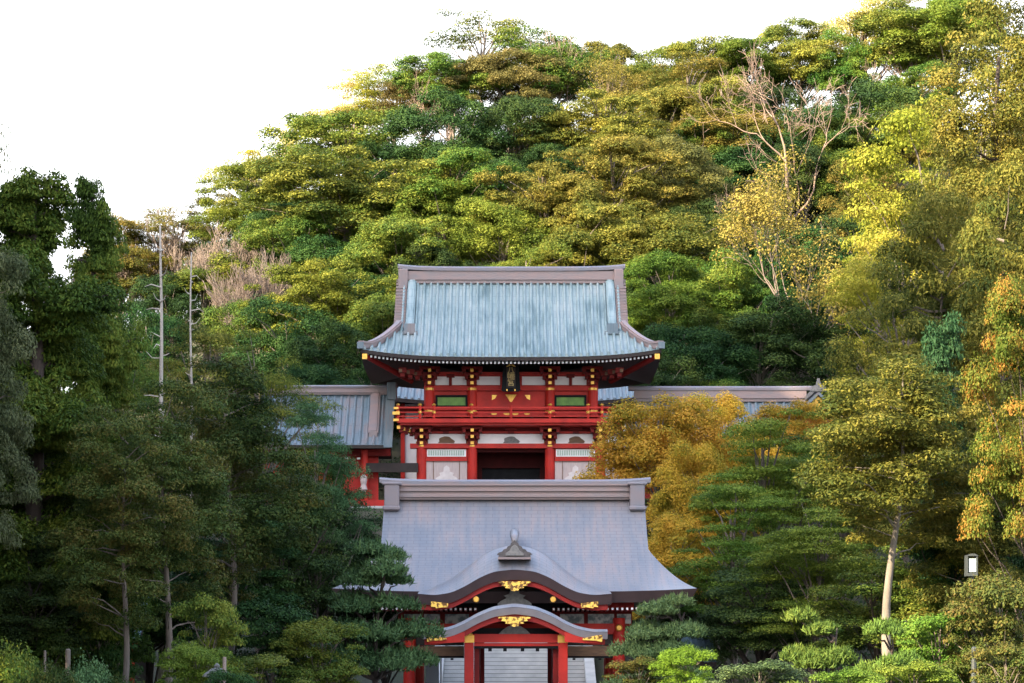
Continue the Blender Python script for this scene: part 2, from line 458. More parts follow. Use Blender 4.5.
def ridge_beam(parent, x0, x1, y, z0, z1, up, m, mcap, depth=0.5):
    b = MB()
    b.box(x0,x1,y-depth/2,y+depth/2,z0,z0+(z1-z0)*.72)
    b.box(x0-.03,x1+.03,y-depth/2-.08,y+depth/2+.08,z0+(z1-z0)*.20,z0+(z1-z0)*.27)
    r = b.build('ridge', m, parent)
    c = MB(); n = 24; L = x1-x0; i = 0
    for k in range(n+1):
        u = 2*k/n-1; x = (x0+x1)/2+u*(L/2+0.35)
        z = z0+(z1-z0)*.72+0.004+up*abs(u)**6
        t = (z1-z0)*.28
        for dy, dz in ((-depth*.62,0),(-depth*.62,t*.6),(-depth*.3,t),(depth*.3,t),(depth*.62,t*.6),(depth*.62,0)):
            c.v.append((x, y+dy, z+dz))
    for k in range(n):
        for j in range(6):
            a=6*k+j; d=6*k+(j+1)%6; c.f.append((a,d,d+6,a+6))
    c.f.append(tuple(range(6))); c.f.append(tuple(6*n+j for j in reversed(range(6))))
    c.build('ridge_cap', mcap, parent)
    return r

# ------------------------------------------------------------------ two-storey tower gate
YW = 150.0
GATE = thing('tower_gate', 'two storey vermilion shrine gate with pale blue green ribbed roof and balcony', 'gate', (0,153.5,12.3))
gcx = X(511, 150)
zz, wf, lz = irimoya(GATE, gcx, 153.5, 7.5, 7.0, 9.15, Z(282,153.5), Z(357,146), 0.51, 0.35, 0.50, M['tile'],
                     rib=(0.21,0.24,0.425), m_edge=M['dark'], thick=0.22)
ridge_beam(GATE, X(403.5,153.5), X(619.5,153.5), 153.5, Z(284,153.5), Z(267,153.5), 0.16, M['trim'], M['coppertrim'], 0.6)
for sg in (-1, 1):
    pts = [(gcx+sg*6.30, 153.5-7.5*s, zz(gcx+sg*6.30, s)) for s in np.linspace(0.03,0.60,10)]
    d = slope_ridge(GATE, 'descending_ridge', pts, 0.42, 0.48, M['tile'])
    p = pts[-1]; b = MB(); b.box(p[0]-.34,p[0]+.34,p[1]-.22,p[1]-.003,p[2]-.02,p[2]+.62); b.box(p[0]-.5,p[0]+.5,p[1]-.16,p[1]-.02,p[2]-.06,p[2]+.16)
    b.build('ridge_end_tile', M['tile2'], d)
    hp = [(gcx+sg*(wf(s)+0.0), 153.5-7.5*s, zz(gcx+sg*wf(s), s)) for s in np.linspace(0.50,1.0,14)]
    hr = slope_ridge(GATE, 'hip_ridge', hp, 0.44, 0.40, M['trim'], tip=0.10)
    b = MB(); q = hp[-1]; b.box(q[0]-.2,q[0]+.2,q[1]-.22,q[1]+.1,q[2]-.0,q[2]+.40)
    b.build('ridge_end_tile', M['tile2'], hr)
    # stacked verge tiles and gable board
    b = MB()
    for s in np.linspace(0.0,0.52,17):
        y = 153.5-7.5*s; z = zz(gcx,s)
        b.box(gcx+sg*6.62, gcx+sg*7.32, y-.10, y+.2, z-.0, z+.15); b.box(gcx+sg*6.62, gcx+sg*7.22, y-.04, y+.3, z-.12, z-.002)
    b.build('verge_tiles', M['trim'], GATE)
    b = MB(); xg = gcx+sg*6.7
    i = 0
    prof = [(153.5-7.5*s, zz(gcx,s)-.25) for s in np.linspace(0.0,0.5,8)] + [(153.5+7.5*s, zz(gcx,s)-.25) for s in np.linspace(0.5,0.0,8)]
    for dx in (0, 0.12*sg):
        for y,z in prof: b.v.append((xg+dx,y,z))
    n = len(prof); b.f.append(tuple(range(n))); b.f.append(tuple(n+k for k in reversed(range(n))))
    b.build('gable_board', M['red'], GATE)
    b = MB(); b.box(X(511,153.5)+sg*X(512+107.5,153.5)-.3, X(511,153.5)+sg*X(512+107.5,153.5)+.3, 153.0,154.0, Z(284,153.5)-.5, Z(270,153.5)); 
    b.build('ridge_end_tile', M['trim'], GATE, bevel=.06)
# rafters with white painted ends
raf, tips = MB(), MB()
for k in range(-37, 38):
    x = gcx+k*0.243; z = lz(x, 146)-0.22
    raf.v; i = len(raf.v)
    y0, y1 = 146.22, 150.4
    raf.v += [(x-.06,y0,z-.17),(x+.06,y0,z-.17),(x+.06,y0,z-.03),(x-.06,y0,z-.03),(x-.06,y1,z+.55),(x+.06,y1,z+.55),(x+.06,y1,z+.7),(x-.06,y1,z+.7)]
    raf.f += [(i,i+1,i+2,i+3),(i,i+4,i+5,i+1),(i+1,i+5,i+6,i+2),(i+3,i+7,i+4,i),(i+7,i+3,i+2,i+6)]
    tips.box(x-.058,x+.058,y0-.02,y0-.003,z-.16,z-.035)
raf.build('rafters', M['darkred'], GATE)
tips.build('rafter_tips', M['paper'], GATE)
for sg in (-1,1):
    b = MB()
    xe = gcx+sg*8.9; ze_ = lz(xe,146)-.25
    b.tube([(xe,146.15,ze_-.12),(gcx+sg*6.2,149.6,Z(381,149.6))],[0.17,0.2],6)
    h = b.build('hip_rafter', M['darkred'], GATE)
    b = MB(); b.box(xe-.15,xe+.15,146.0,146.2,ze_-.32,ze_+.0); b.build('gilt_cap', M['gold'], h)
# upper storey
UC = [511+d for d in (-81.5,-39,39,81.5)]
w = MB(); w.pbox(424,598,372,416,YW,157); w.build('upper_wall', M['red'], GATE)
for px in UC:
    b = MB(); b.tube([P(px,416,YW-.05),P(px,372,YW-.05)],0.30,14); cpart = b.build('column', M['red'], GATE, smooth=False)
    b = MB()
    for py in (391,389): pass
    b.tube([P(px,390.5,YW-.05),P(px,388.3,YW-.05)],0.335,14); b.tube([P(px,412.8,YW-.05),P(px,410.6,YW-.05)],0.335,14)
    b.build('gilt_band', M['gold'], cpart)
b = MB()
for a,c in ((435,449),(452,466.5),(476,500),(522,545),(554.5,569),(572,586.5)): b.pbox(a,c,376.5,385,YW-.06,YW-.003)
b.build('plaster_panels', M['white'], GATE)
b = MB(); b.pbox(424,598,386,390.5,YW-.24,YW-.004); b.pbox(424,598,372,375.2,YW-.22,YW-.004); b.pbox(424,598,407,410,YW-.2,YW-.004)
b.build('tie_beams', M['red'], GATE)
for a,c in ((435.5,467.5),(554.5,586.5)):
    b = MB()
    b.pbox(a,c,395,397,YW-.16,YW-.004); b.pbox(a,c,405.5,407.5,YW-.16,YW-.004)
    b.pbox(a,a+2,397,405.5,YW-.16,YW-.004); b.pbox(c-2,c,397,405.5,YW-.16,YW-.004)
    fr = b.build('window', M['black'], GATE)
    b = MB()
    for k in range(13):
        q = a+2.3+(c-a-4.6)*k/13; b.pbox(q,q+1.55,397.2,405.3,YW-.09,YW-.02)
    b.pbox(a+2,c-2,397,405.5,YW-.018,YW-.005)
    b.build('lattice', M['greenwin'], fr)
# upper doors and gilt fittings
b = MB(); b.pbox(477,544.5,394,407,YW-.08,YW-.004); b.pbox(510.4,511.6,394,407,YW-.11,YW-.082)
door = b.build('upper_doors', M['red'], GATE)
for dx, wid, pyt, pyb in ((-16.5,2.6,395,400),(0,5.6,394.5,402),(16.5,2.6,395,400)):
    q = 511+dx; b = MB(); y = YW-.13
    if dx == 0: pr = [(q-wid,pyt),(q+wid,pyt),(q+.6,pyb),(q-.6,pyb)]
    elif dx < 0: pr = [(q-wid,pyt),(q+wid,pyt),(q+wid*.2,pyb-1.5),(q-wid,pyb)]
    else: pr = [(q-wid,pyt),(q+wid,pyt),(q+wid,pyb),(q-wid*.2,pyb-1.5)]
    b.prism([(X(x,y),Z(p,y)) for x,p in pr], y, y+.04); b.build('gilt_plate', M['gold'], door)
b = MB(); y = 148.55
for px,py,rx,rz in ((494,413.5,3,1.4),(507,413.5,3.6,1.5),(515,413.5,3.6,1.5),(527,413.5,3,1.4),(511,410.8,1.4,2),(511,416.6,1.6,1.4)):
    c0 = P(px,py,y)
    b.prism([(c0.x+rx*.0625*math.cos(t), c0.z+rz*.0625*math.sin(t)) for t in np.linspace(0,2*math.pi,11)[:-1]], y, y+.05)
b.build('gilt_crests', M['gold'], GATE)
# upper brackets: stepped block-and-arm clusters
def bracket(px, py0, py1, yf, parent, big=1.0, gold=True):
    b = MB(); n = 3
    for k in range(n):
        t0, t1 = k/n, (k+1)/n
        wpx = (4.2+3.1*k)*big
        za, zb = py1+(py0-py1)*t0, py1+(py0-py1)*t1
        y = yf-.30-.34*k
        b.pbox(px-wpx,px+wpx,zb+ (za-zb)*.05,za-(za-zb)*.52,y,yf-.003)
        for sx in (-1,0,1):
            b.pbox(px+sx*wpx*.78-1.6*big,px+sx*wpx*.78+1.6*big,za-(za-zb)*.5,za-(za-zb)*.04,y-.05,yf-.01)
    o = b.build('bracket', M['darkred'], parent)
    if gold:
        b = MB()
        for k in range(n):
            za = py1+(py0-py1)*(k+.35)/n; y = yf-.36-.34*k
            c0 = P(px,za,y); b.box(c0.x-.10,c0.x+.10,y-.06,y-.002,c0.z-.09,c0.z+.09)
        b.build('gilt_studs', M['gold'], o)
    return o
for px in UC: bracket(px, 366, 385, YW-.25, GATE)
for px in (450.5, 570.5):
    b = MB(); b.pbox(px-1.2,px+1.2,376,386,YW-.3,YW-.07); b.pbox(px-4,px+4,374,377.2,YW-.34,YW-.05); b.build('strut', M['darkred'], GATE)
for sg in (-1,1):      # corner brackets reaching out under the hips
    b = MB()
    for k in range(4):
        x0 = 511+sg*(86+7.5*k); y = YW-.6-.7*k
        b.pbox(x0-4,x0+4,372-1.5*k,377-1.5*k,y,y+.9)
        b.pbox(x0-2.2,x0+2.2,377.5-1.5*k,381-1.5*k,y+.1,y+.8)
    o = b.build('corner_bracket', M['darkred'], GATE)
    b = MB()
    for k in range(4):
        x0 = 511+sg*(86+7.5*k)+sg*2; y = YW-.66-.7*k
        c0 = P(x0,375-1.5*k,y); b.box(c0.x-.1,c0.x+.1,y,y+.05,c0.z-.1,c0.z+.1)
    b.build('gilt_studs', M['wood'], o)
# balcony
b = MB(); b.pbox(397,625,418.5,422.5,148.3,150.1); b.pbox(400,622,423,425,148.5,150.1)
b.build('balcony_floor', M['red'], GATE)
b = MB(); y = 148.35
for py,t in ((407.5,1.0),(412.2,.7),(416.2,.7)):
    b.pbox(395,627,py-t*.8,py+t*.8,y,y+.1)
for sg in (-1,1):
    for py in (407.5,412.2,416.2):
        xx = X(511+sg*115,y); b.box(xx-.06,xx+.06,y,157,Z(py+.7,y),Z(py-.7,y))
rail = b.build('railing', M['red'], GATE)
for px in (398,420,434,471.5,511,550,588,602,624):
    b = MB(); b.tube([P(px,418.4,y+.05),P(px,405.6,y+.05)],.085,8); po = b.build('rail_post', M['red'], GATE)
    if px not in (511,):
        b = MB(); b.tube([P(px,405.5,y+.05),P(px,404.4,y+.05),P(px,403.3,y+.05)],[.12,.13,.03],8)
        b.tube([P(px,413.4,y+.05),P(px,411,y+.05)],.115,8)
        b.build('gilt_cap', M['gold'], po)
for sg in (-1,1):
    b = MB(); xx = 511+sg*115
    for py,r in ((408,1.5),(413,2.2),(419.8,1.7)): b.pbox(xx-2*r*.8,xx+2*r*.8,py-r*.7,py+r*.7,y-.12,y-.005)
    b.build('gilt_cap', M['gold'], rail)
# brackets under the balcony
LC = [511+d for d in (-89.5,-38.8,38.8,89.5)]
for px in LC: bracket(px, 426, 445, YW-.02, GATE)
for sg in (-1,1):
    b, gl = MB(), MB()
    for k in range(4):
        x0 = 511+sg*(95+5*k); yb = YW-.3-.3*k
        b.pbox(x0-3.2,x0+3.2,430-1.6*k,434-1.6*k,yb,yb+.8)
        b.pbox(x0-1.8,x0+1.8,434.4-1.6*k,437-1.6*k,yb+.1,yb+.7)
        c0 = P(x0+sg*2.4,432-1.6*k,yb-.06); gl.box(c0.x-.1,c0.x+.1,yb-.06,yb-.004,c0.z-.1,c0.z+.1)
    o = b.build('corner_bracket', M['darkred'], GATE); gl.build('gilt_studs', M['gold'], o)
for px in (446,511,576):
    b = MB(); b.pbox(px-6,px+6,426.5,430,YW-.35,YW-.05); b.pbox(px-3,px+3,430.3,433.5,YW-.3,YW-.05); b.build('strut', M['darkred'], GATE)
    b = MB(); c0 = P(px,443,YW-.12)
    b.prism([(c0.x+.5*math.cos(t)*(1+.15*math.sin(6*t)), c0.z+.42*math.sin(t)) for t in np.linspace(0,math.pi,14)], YW-.12, YW-.09)
    b.build('carved_crest', M['carved'] if px == 511 else M['wood'], GATE)
# lower storey
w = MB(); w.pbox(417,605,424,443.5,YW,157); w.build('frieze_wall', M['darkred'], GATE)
b = MB()
for a,c in ((428,466),(478,544),(556,594)): b.pbox(a,c,434,443.5,YW-.07,YW-.004)
b.build('plaster_panels', M['white'], GATE)
b = MB(); b.pbox(410,612,443.5,448,YW-.3,YW+.3); b.pbox(417,605,431.2,433.4,YW-.2,YW-.005)
b.build('tie_beams', M['red'], GATE)
for px in LC:
    for yy in (YW, 156.6):
        b = MB(); b.tube([(X(px,YW),yy,12.3),(X(px,YW),yy,Z(441,YW))],0.31,16); c0 = b.build('column', M['red'], GATE, smooth=False)
        if yy == YW:
            b = MB()
            b.tube([P(px,447,YW),P(px,442,YW)],.34,16); b.build('gilt_band', M['gold'], c0)
for a,c in ((426,467),(555,596)):
    b = MB(); b.pbox(a,c,448,458,YW-.05,YW+.2); b.pbox(a,c,457.2,461,YW-.14,YW-.052)
    b.build('side_bay_frame', M['red'], GATE)
    b = MB(); b.pbox(a+1,c-1,449.2,456.6,YW-.09,YW-.053)
    fr = b.build('transom', M['white'], GATE)
    b = MB()
    for k in range(16):
        q = a+2.2+(c-a-4.4)*k/16; b.pbox(q,q+1.6,450.4,455.4,YW-.12,YW-.093)
    b.build('lattice', M['palegreen'], fr)
    b = MB(); b.box(X(a,YW),X(c,YW),YW-.02,YW+.2,12.3,Z(461,YW)); pn = b.build('board_panel', M['pink'], GATE)
    b = MB()
    for q in (a+7.5,c-7.5): b.box(X(q-.3,YW),X(q+.3,YW),YW-.06,YW-.022,12.3,Z(461,YW))
    b.build('batten', M['wood'], pn)
    # pale seated guardian figure carving behind the grille
    b = MB(); c0 = P((a+c)/2,480,YW-.1)
    b.prism([(c0.x+x,c0.z+z) for x,z in ((-.75,-.4),(.75,-.4),(.68,.12),(.40,.28),(.45,.45),(.2,.52),(.18,.78),(0,.92),(-.18,.78),(-.2,.52),(-.45,.45),(-.40,.28),(-.68,.12))], YW-.10, YW-.03)
    b.build('pale_carving', M['paleboard'], pn)
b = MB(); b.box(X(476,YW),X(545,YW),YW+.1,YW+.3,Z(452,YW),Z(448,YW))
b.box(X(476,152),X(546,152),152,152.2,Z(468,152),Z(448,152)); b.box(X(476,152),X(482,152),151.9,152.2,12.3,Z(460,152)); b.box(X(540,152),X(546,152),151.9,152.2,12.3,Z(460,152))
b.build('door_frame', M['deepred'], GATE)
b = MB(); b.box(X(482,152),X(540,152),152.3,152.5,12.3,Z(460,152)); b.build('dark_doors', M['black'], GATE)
b = MB(); b.box(X(410,YW),X(612,YW),149,158,11.6,12.3); b.build('stone_base', M['stone'], GATE)
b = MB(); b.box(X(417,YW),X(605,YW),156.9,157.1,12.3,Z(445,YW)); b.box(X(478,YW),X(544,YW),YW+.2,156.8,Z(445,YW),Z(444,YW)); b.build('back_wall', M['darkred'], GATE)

# name plaque
PL = thing('name_plaque', 'black framed plaque with gold characters hung under the gate roof', 'plaque', tuple(P(511,391,148.6)))
y = 148.6
b = MB(); b.prism([(X(a,y),Z(p,y)) for a,p in ((503,391.5),(519,391.5),(520.5,390),(519,366),(516,363.5),(506,363.5),(503,366),(501.5,390))], y, y+.12)
b.build('frame', M['black'], PL)
b = MB(); b.pbox(506.5,515.5,367.5,387.5,y-.05,y-.003); b.build('board', M['dark'], PL)
for ch, py, sz in (('八',370.6,.46),('幡',376.6,.50),('宮',383.0,.46)):
    cu = bpy.data.curves.new('lettering','FONT'); cu.body = ch; cu.size = sz; cu.align_x = 'CENTER'; cu.align_y = 'CENTER'; cu.extrude = .015; cu.offset = .006
    t = bpy.data.objects.new('tmp', cu); COL.objects.link(t)
    dg = bpy.context.evaluated_depsgraph_get()
    me = bpy.data.meshes.new_from_object(t.evaluated_get(dg)); bpy.data.objects.remove(t)
    me.transform(Matrix.Translation(P(511,py,y-.075)) @ Matrix.Rotation(math.pi/2,4,'X'))
    me.materials.clear(); me.materials.append(M['dullgold'])
    o = bpy.data.objects.new('lettering', me); COL.objects.link(o); o.parent = PL; o.matrix_parent_inverse = Matrix.Translation(-PL.location)
b = MB()
for sg in (-1,1):
    b.tube([P(511+sg*.8,364.6,y-.04),P(511+sg*4.4,366.6,y-.04)],[.07,.03],6)
    b.pbox(511+sg*4-.5,511+sg*4+.5,389,391,y-.04,y-.004)
b.build('gilt_fittings', M['gold'], PL)

# ------------------------------------------------------------------ corridors
def gable_roof(parent, x0, x1, yr, D, zr, ze, c, m, rib, thick=.2, medge=None):
    H = zr-ze
    def zz(s): return zr-H*(s+c*s*(1-s))
    r = MB()
    for sg in (-1,1):
        r.grid(lambda a,b: (x0+(x1-x0)*a, yr+sg*D*b, zz(b)), 4, 12)
    w,h,sp = rib
    k = x0+sp/2
    while k < x1-.1:
        i = len(r.v); n = 8
        for q in range(n+1):
            s = q/n
            for dx,dz in ((-w/2,-.01),(-w/3.2,h*.75),(0,h),(w/3.2,h*.75),(w/2,-.01)):
                r.v.append((k+dx, yr-D*s-(.04 if q==n else 0), zz(s)+dz))
        for q in range(n):
            for j in range(4):
                a=i+q*5+j; r.f.append((a,a+1,a+6,a+5))
        e=i+n*5; r.f.append((e,e+1,e+2,e+3,e+4)); k += sp
    r.build('roof', m, parent)
    e = MB(); n = 8
    prof = [(yr-D*s, zz(s)) for s in np.linspace(1,0,n)] + [(yr+D*s, zz(s)) for s in np.linspace(0,1,n)][1:]
    low = [(y_, z_-thick) for y_,z_ in prof]
    for x in (x0,x1):
        for (y_,z_) in prof: e.v.append((x,y_,z_+.005))
        for (y_,z_) in low: e.v.append((x,y_,z_))
    k = len(prof)
    for q in range(k-1):
        e.f.append((q,q+1,k+q+1,k+q)); o=2*k
        e.f.append((o+q+1,o+q,o+k+q,o+k+q+1)); e.f.append((k+q,k+q+1,o+k+q+1,o+k+q))
    e.f.append((0,k,3*k,2*k)); e.f.append((k-1,2*k+k-1,3*k+k-1,k+k-1))
    e.build('eave', medge or M['dark'], parent)
    return zz

LCOR = thing('corridor', 'roofed red corridor with weathered grey blue tiles left of the gate', 'corridor', (-12,152,12.3))
x0, x1 = X(262,152), X(389,152)
zc = gable_roof(LCOR, x0, x1, 152, 3.6, Z(394,152), Z(445,148.4), .25, M['tile2'], (.22,.13,.44))
ridge_beam(LCOR, x0+.1, x1+.0, 152, Z(395,152), Z(385.5,152), .02, M['trim'], M['coppertrim'], .5)
for xx in (X(374,150),):
    slope_ridge(LCOR, 'descending_ridge', [(xx,152-3.6*s,zc(s)) for s in np.linspace(.05,.8,8)], .5,.42, M['trim'])
b = MB()
for s in np.linspace(.02,1,14): b.box(x1-.15,x1+.38,152-3.6*s-.06,152-3.6*s+.2,zc(s)-.15,zc(s)+.22)
b.build('verge_tiles', M['tile2'], LCOR)
b = MB(); b.box(x1-.1,x1+.5,151.5,152.5,Z(396,152)-.3,Z(383,152)); b.build('ridge_end_tile', M['tile2'], LCOR, bevel=.05)
b = MB(); b.box(x0,x1-.6,150.6,150.8,12.3,Z(450,150)); b.build('wall', M['red'], LCOR)
b = MB(); b.box(x0,x1+.2,149.9,150.2,Z(456,150),Z(449,150)); b.build('tie_beam', M['darkred'], LCOR)
b = MB(); b.box(X(366,149.5),X(418,149.5),149.5,149.8,Z(472,149.5),Z(463,149.5)); b.build('dark_fascia', M['dark'], LCOR)
for px in (268,300,332,364.5):
    b = MB(); b.tube([(X(px,149.7),149.7,12.0),(X(px,149.7),149.7,Z(450,149.7))],.22,12); c0 = b.build('column', M['red'], LCOR)
    if px < 350: continue
    b = MB(); xx = X(px,149.3); b.lathe((xx-.05,149.25,Z(492,149.3)),[(.12,0),(.24,.15),(.16,.45),(.22,.7),(.2,.95),(.05,1.1)],8); b.build('carved_nosing', M['pink'], c0)
b = MB()
for px,py in ((322,458),(334,458),(345,458.5),(357,459)): b.pbox(px,px+3.2,py-1.4,py+.4,149.6,149.7)
b.build('pale_studs', M['white'], LCOR)
b = MB(); b.box(x0,X(386,149),149,150.5,Z(507,149),Z(500,149)); b.box(x0,X(384,149),148.6,150.5,Z(509,149)-.3,Z(507,149)-.003); b.build('base', M['red'], LCOR)
b = MB(); b.box(x0,X(386,149)+.3,147.4,155,9.0,Z(511,149)-.2); b.build('stone_podium', M['stonedark'], LCOR)

RCOR = thing('corridor', 'roofed corridor right of the gate ending in a small gabled wing', 'corridor', (13,152,12.3))
x0, x1 = X(634,152), X(806,152)
zc = gable_roof(RCOR, x0, x1, 152, 3.6, Z(401,152), Z(446,148.4), .25, M['tile2'], (.22,.13,.44))
ridge_beam(RCOR, x0, x1, 152, Z(402,152), Z(386.5,152), .02, M['trim'], M['coppertrim'], .5)
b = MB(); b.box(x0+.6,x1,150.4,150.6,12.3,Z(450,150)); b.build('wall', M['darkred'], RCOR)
xw = X(818,147); zt = Z(391,147); ze_ = Z(412,147)
b = MB()
for sg in (-1,1):
    b.grid(lambda a,c: (xw+sg*1.5*c, 146.8+8*a, zt-(zt-ze_)*(c+.3*c*(1-c))), 10, 8)
b.build('wing_roof', M['tile2'], RCOR)
b = MB()
for sg in (-1,1):
    pr = [(xw+sg*1.52*c, zt-.02-(zt-ze_)*(c+.3*c*(1-c))) for c in np.linspace(0,1,6)]
    b.prism(pr+[(x,z-.24) for x,z in reversed(pr)], 146.75,146.9)
b.build('bargeboard', M['tile2'], RCOR)
b = MB(); b.prism([(xw-1.25,ze_+.05),(xw+1.25,ze_+.05),(xw,zt-.3)],147.1,147.3); gb = b.build('gable_board', M['red'], RCOR)
b = MB(); b.prism([(xw-.42,zt-.98),(xw+.42,zt-.98),(xw+.3,zt-.6),(xw,zt-.34),(xw-.3,zt-.6)],146.95,147.08); b.build('gilt_pendant', M['gold'], gb)
b = MB(); b.prism([(xw-.5,zt-.05),(xw+.5,zt-.05),(xw+.42,zt+.25),(xw+.15,zt+.35),(xw+.05,zt+.75),(xw-.05,zt+.75),(xw-.15,zt+.35),(xw-.42,zt+.25)],146.7,147.0)
b.box(xw-.2,xw+.2,147.0,154.7,zt-.03,zt+.26)
b.build('ridge_end_tile', M['carved'], RCOR)
b = MB(); b.box(xw-1.1,xw+1.1,147.4,154,12.0,ze_+.2); b.build('wing_wall', M['darkred'], RCOR)
# main hall behind the gate
HALL = thing('main_hall', 'pale blue roofed hall half hidden behind the upper storey of the gate', 'hall', (0,172,13))
zzh, wfh, lzh = irimoya(HALL, 0.1, 170, 6.5, 7.2, 9.6, Z(350,170), Z(402,163.5), .5,.3,.55, M['tile2'], rib=(.26,.14,.46), m_edge=M['dark'], thick=.25)
ridge_beam(HALL, -7.4, 7.6, 170, Z(351,170), Z(340,170), .1, M['trim'], M['coppertrim'], .6)
b = MB(); b.box(-7.6,7.8,165,175,12.3,Z(404,165)); b.build('wall', M['white'], HALL)
for k in range(-5,6):
    b = MB(); b.box(k*1.5-.14,k*1.5+.14,164.8,164.99,12.3,Z(404,165)); b.build('column', M['red'], HALL)
b = MB(); b.box(-7.8,8,164.6,164.78,Z(412,165),Z(407,165)); b.build('tie_beam', M['red'], HALL)

# ------------------------------------------------------------------ dance pavilion with undulating gables
PAV = thing('dance_pavilion', 'red shrine pavilion with lavender copper roof and two undulating gables one above the other', 'pavilion', (0.1,103,0))
pcx = X(514.5,100)
zzp, wfp, lzp = irimoya(PAV, pcx, 103, 7.0, X(512+130,103), X(512+183,96), Z(499,103), Z(592,96), .43, .50, .14, M['copper'],
                        rib=None, m_edge=M['edge'], thick=.44, edge_slope=.25)
ridge_beam(PAV, X(388,103), X(642,103), 103, Z(500,103), Z(480,103), .10, M['trim'], M['coppertrim'], .6)
b = MB()
for py in (484.5,490,496): b.box(X(389,102.6),X(640,102.6),102.60,102.69,Z(py+1,102.6),Z(py-.6,102.6))
b.build('ridge_bands', M['trim'], PAV)
for sg in (-1,1):
    xx = pcx+sg*X(512+122.5,102.6)
    b = MB(); b.box(xx-.32,xx+.32,102.25,103.7,Z(511,102.3),Z(482,102.3)); b.box(xx-.42,xx+.42,102.2,103.75,Z(485,102.3),Z(482,102.3)-.0)
    b.box(xx-.38,xx+.38,102.15,102.24,Z(510,102.3),Z(506,102.3))
    b.build('ridge_end_tile', M['coppertrim'], PAV, bevel=.05)
    b = MB(); xg = pcx+sg*(X(512+130,103)-.02)
    prof = [(103-7*s, zzp(pcx,s)-.02) for s in np.linspace(0,.43,10)]
    for k,(y_,z_) in enumerate(prof): pass
    prof2 = prof + [(206-y_,z_) for y_,z_ in reversed(prof)]
    for dx in (-.35*sg,0.02*sg):
        for y_,z_ in prof2: b.v.append((xg+dx,y_,z_-.0))
    n=len(prof2); b.f.append(tuple(range(n))); b.f.append(tuple(n+k for k in reversed(range(n))))
    for k in range(n): b.f.append((k,n+k,n+(k+1)%n,(k+1)%n))
    b.build('gable_board', M['edge'], PAV)

def smooth_curve(off, py, half):
    """symmetric curve table -> function of |offset| in px"""
    xs = np.linspace(0, half, 120); v = np.interp(xs, off, py)
    v2 = np.concatenate([v[::-1][:-1], v]); k = np.ones(13)/13
    pad = np.concatenate([np.full(6,v2[0]), v2, np.full(6,v2[-1])])
    v3 = np.convolve(pad, k, 'valid')[119:]
    return lambda o: float(np.interp(abs(o), xs, v3))

def karahafu(front_t, back_t, half, yf, depth, ylen, thick_px, m_top, m_edge, kind, face_px=0):
    fc = smooth_curve(*front_t, half); bc = smooth_curve(*back_t, half)
    r = MB(); nu = 64
    def top(a, b):
        o = (2*a-1)*half
        if b <= 0.5:
            t = b/0.5
            e = math.sin(t*math.pi/2)
            y = yf+depth*t
            zf, zb = Z(fc(o),yf), Z(bc(o),yf+depth)
            z = zf+(zb-zf)*(0.55*t+0.45*e)
        else:
            t = (b-.5)/.5
            y = yf+depth+ylen*t*(1-.93*(abs(o)/half)**1.5); z = Z(bc(o),yf+depth)+0.12*t-.25*t*(abs(o)/half)**2
        return (pcx+o*yf/F, y, z)
    r.grid(top, nu, 16)
    roof = r.build(kind, m_top, PAV, smooth=True)
    e = MB()
    def lip(a, b):
        o = (2*a-1)*half
        z = Z(fc(o)+thick_px*b, yf)
        return (pcx+o*yf/F, yf+.02+.18*b, z+.006*(1-b))
    e.grid(lip, nu, 4)
    def under(a, b):
        o = (2*a-1)*half
        return (pcx+o*yf/F, yf+.2+(depth+ylen*(1-.93*(abs(o)/half)**1.5)-.2)*b, Z(fc(o)+thick_px, yf)+.0)
    e.grid(under, nu, 4)
    for sg in (-1,1):
        x = pcx+sg*half*yf/F
        e.v += [(x,yf+.02,Z(fc(half),yf)),(x,yf+.2,Z(fc(half)+thick_px,yf)),(x,yf+depth+ylen*.07,Z(fc(half)+thick_px,yf)),(x,yf+depth+ylen*.07,Z(bc(half),yf+depth)-.13),(x,yf+depth,Z(bc(half),yf+depth))]
        n = len(e.v); e.f.append((n-5,n-4,n-3,n-2,n-1))
    e.build('gable_edge', m_edge, roof, smooth=True)
    return fc, bc, roof
big_f = ([0,21,35,49,63,79.5,97],[569.4,571.7,577.6,586,592.6,595.2,593.8])
big_b = ([0,18.6,33,48,63,85,97],[544.5,548.5,555.5,567,578.5,588.5,591.8])
fc1, bc1, kara1 = karahafu(big_f, big_b, 97, 94.6, 1.7, 5.5, 10, M['copper'], M['edge'], 'undulating_gable')
low_f = ([0,21,37,51,63,78,93],[606.5,609.5,616,624,629,632,631.5])
low_b = ([0,21,37,51,63,78,93],[603.2,606.2,612.6,620.6,626,629.2,629.2])
fc2, bc2, kara2 = karahafu(low_f, low_b, 93, 91.4, .5, 6.4, 7.2, M['copper'], M['edgelight'], 'undulating_porch_roof')
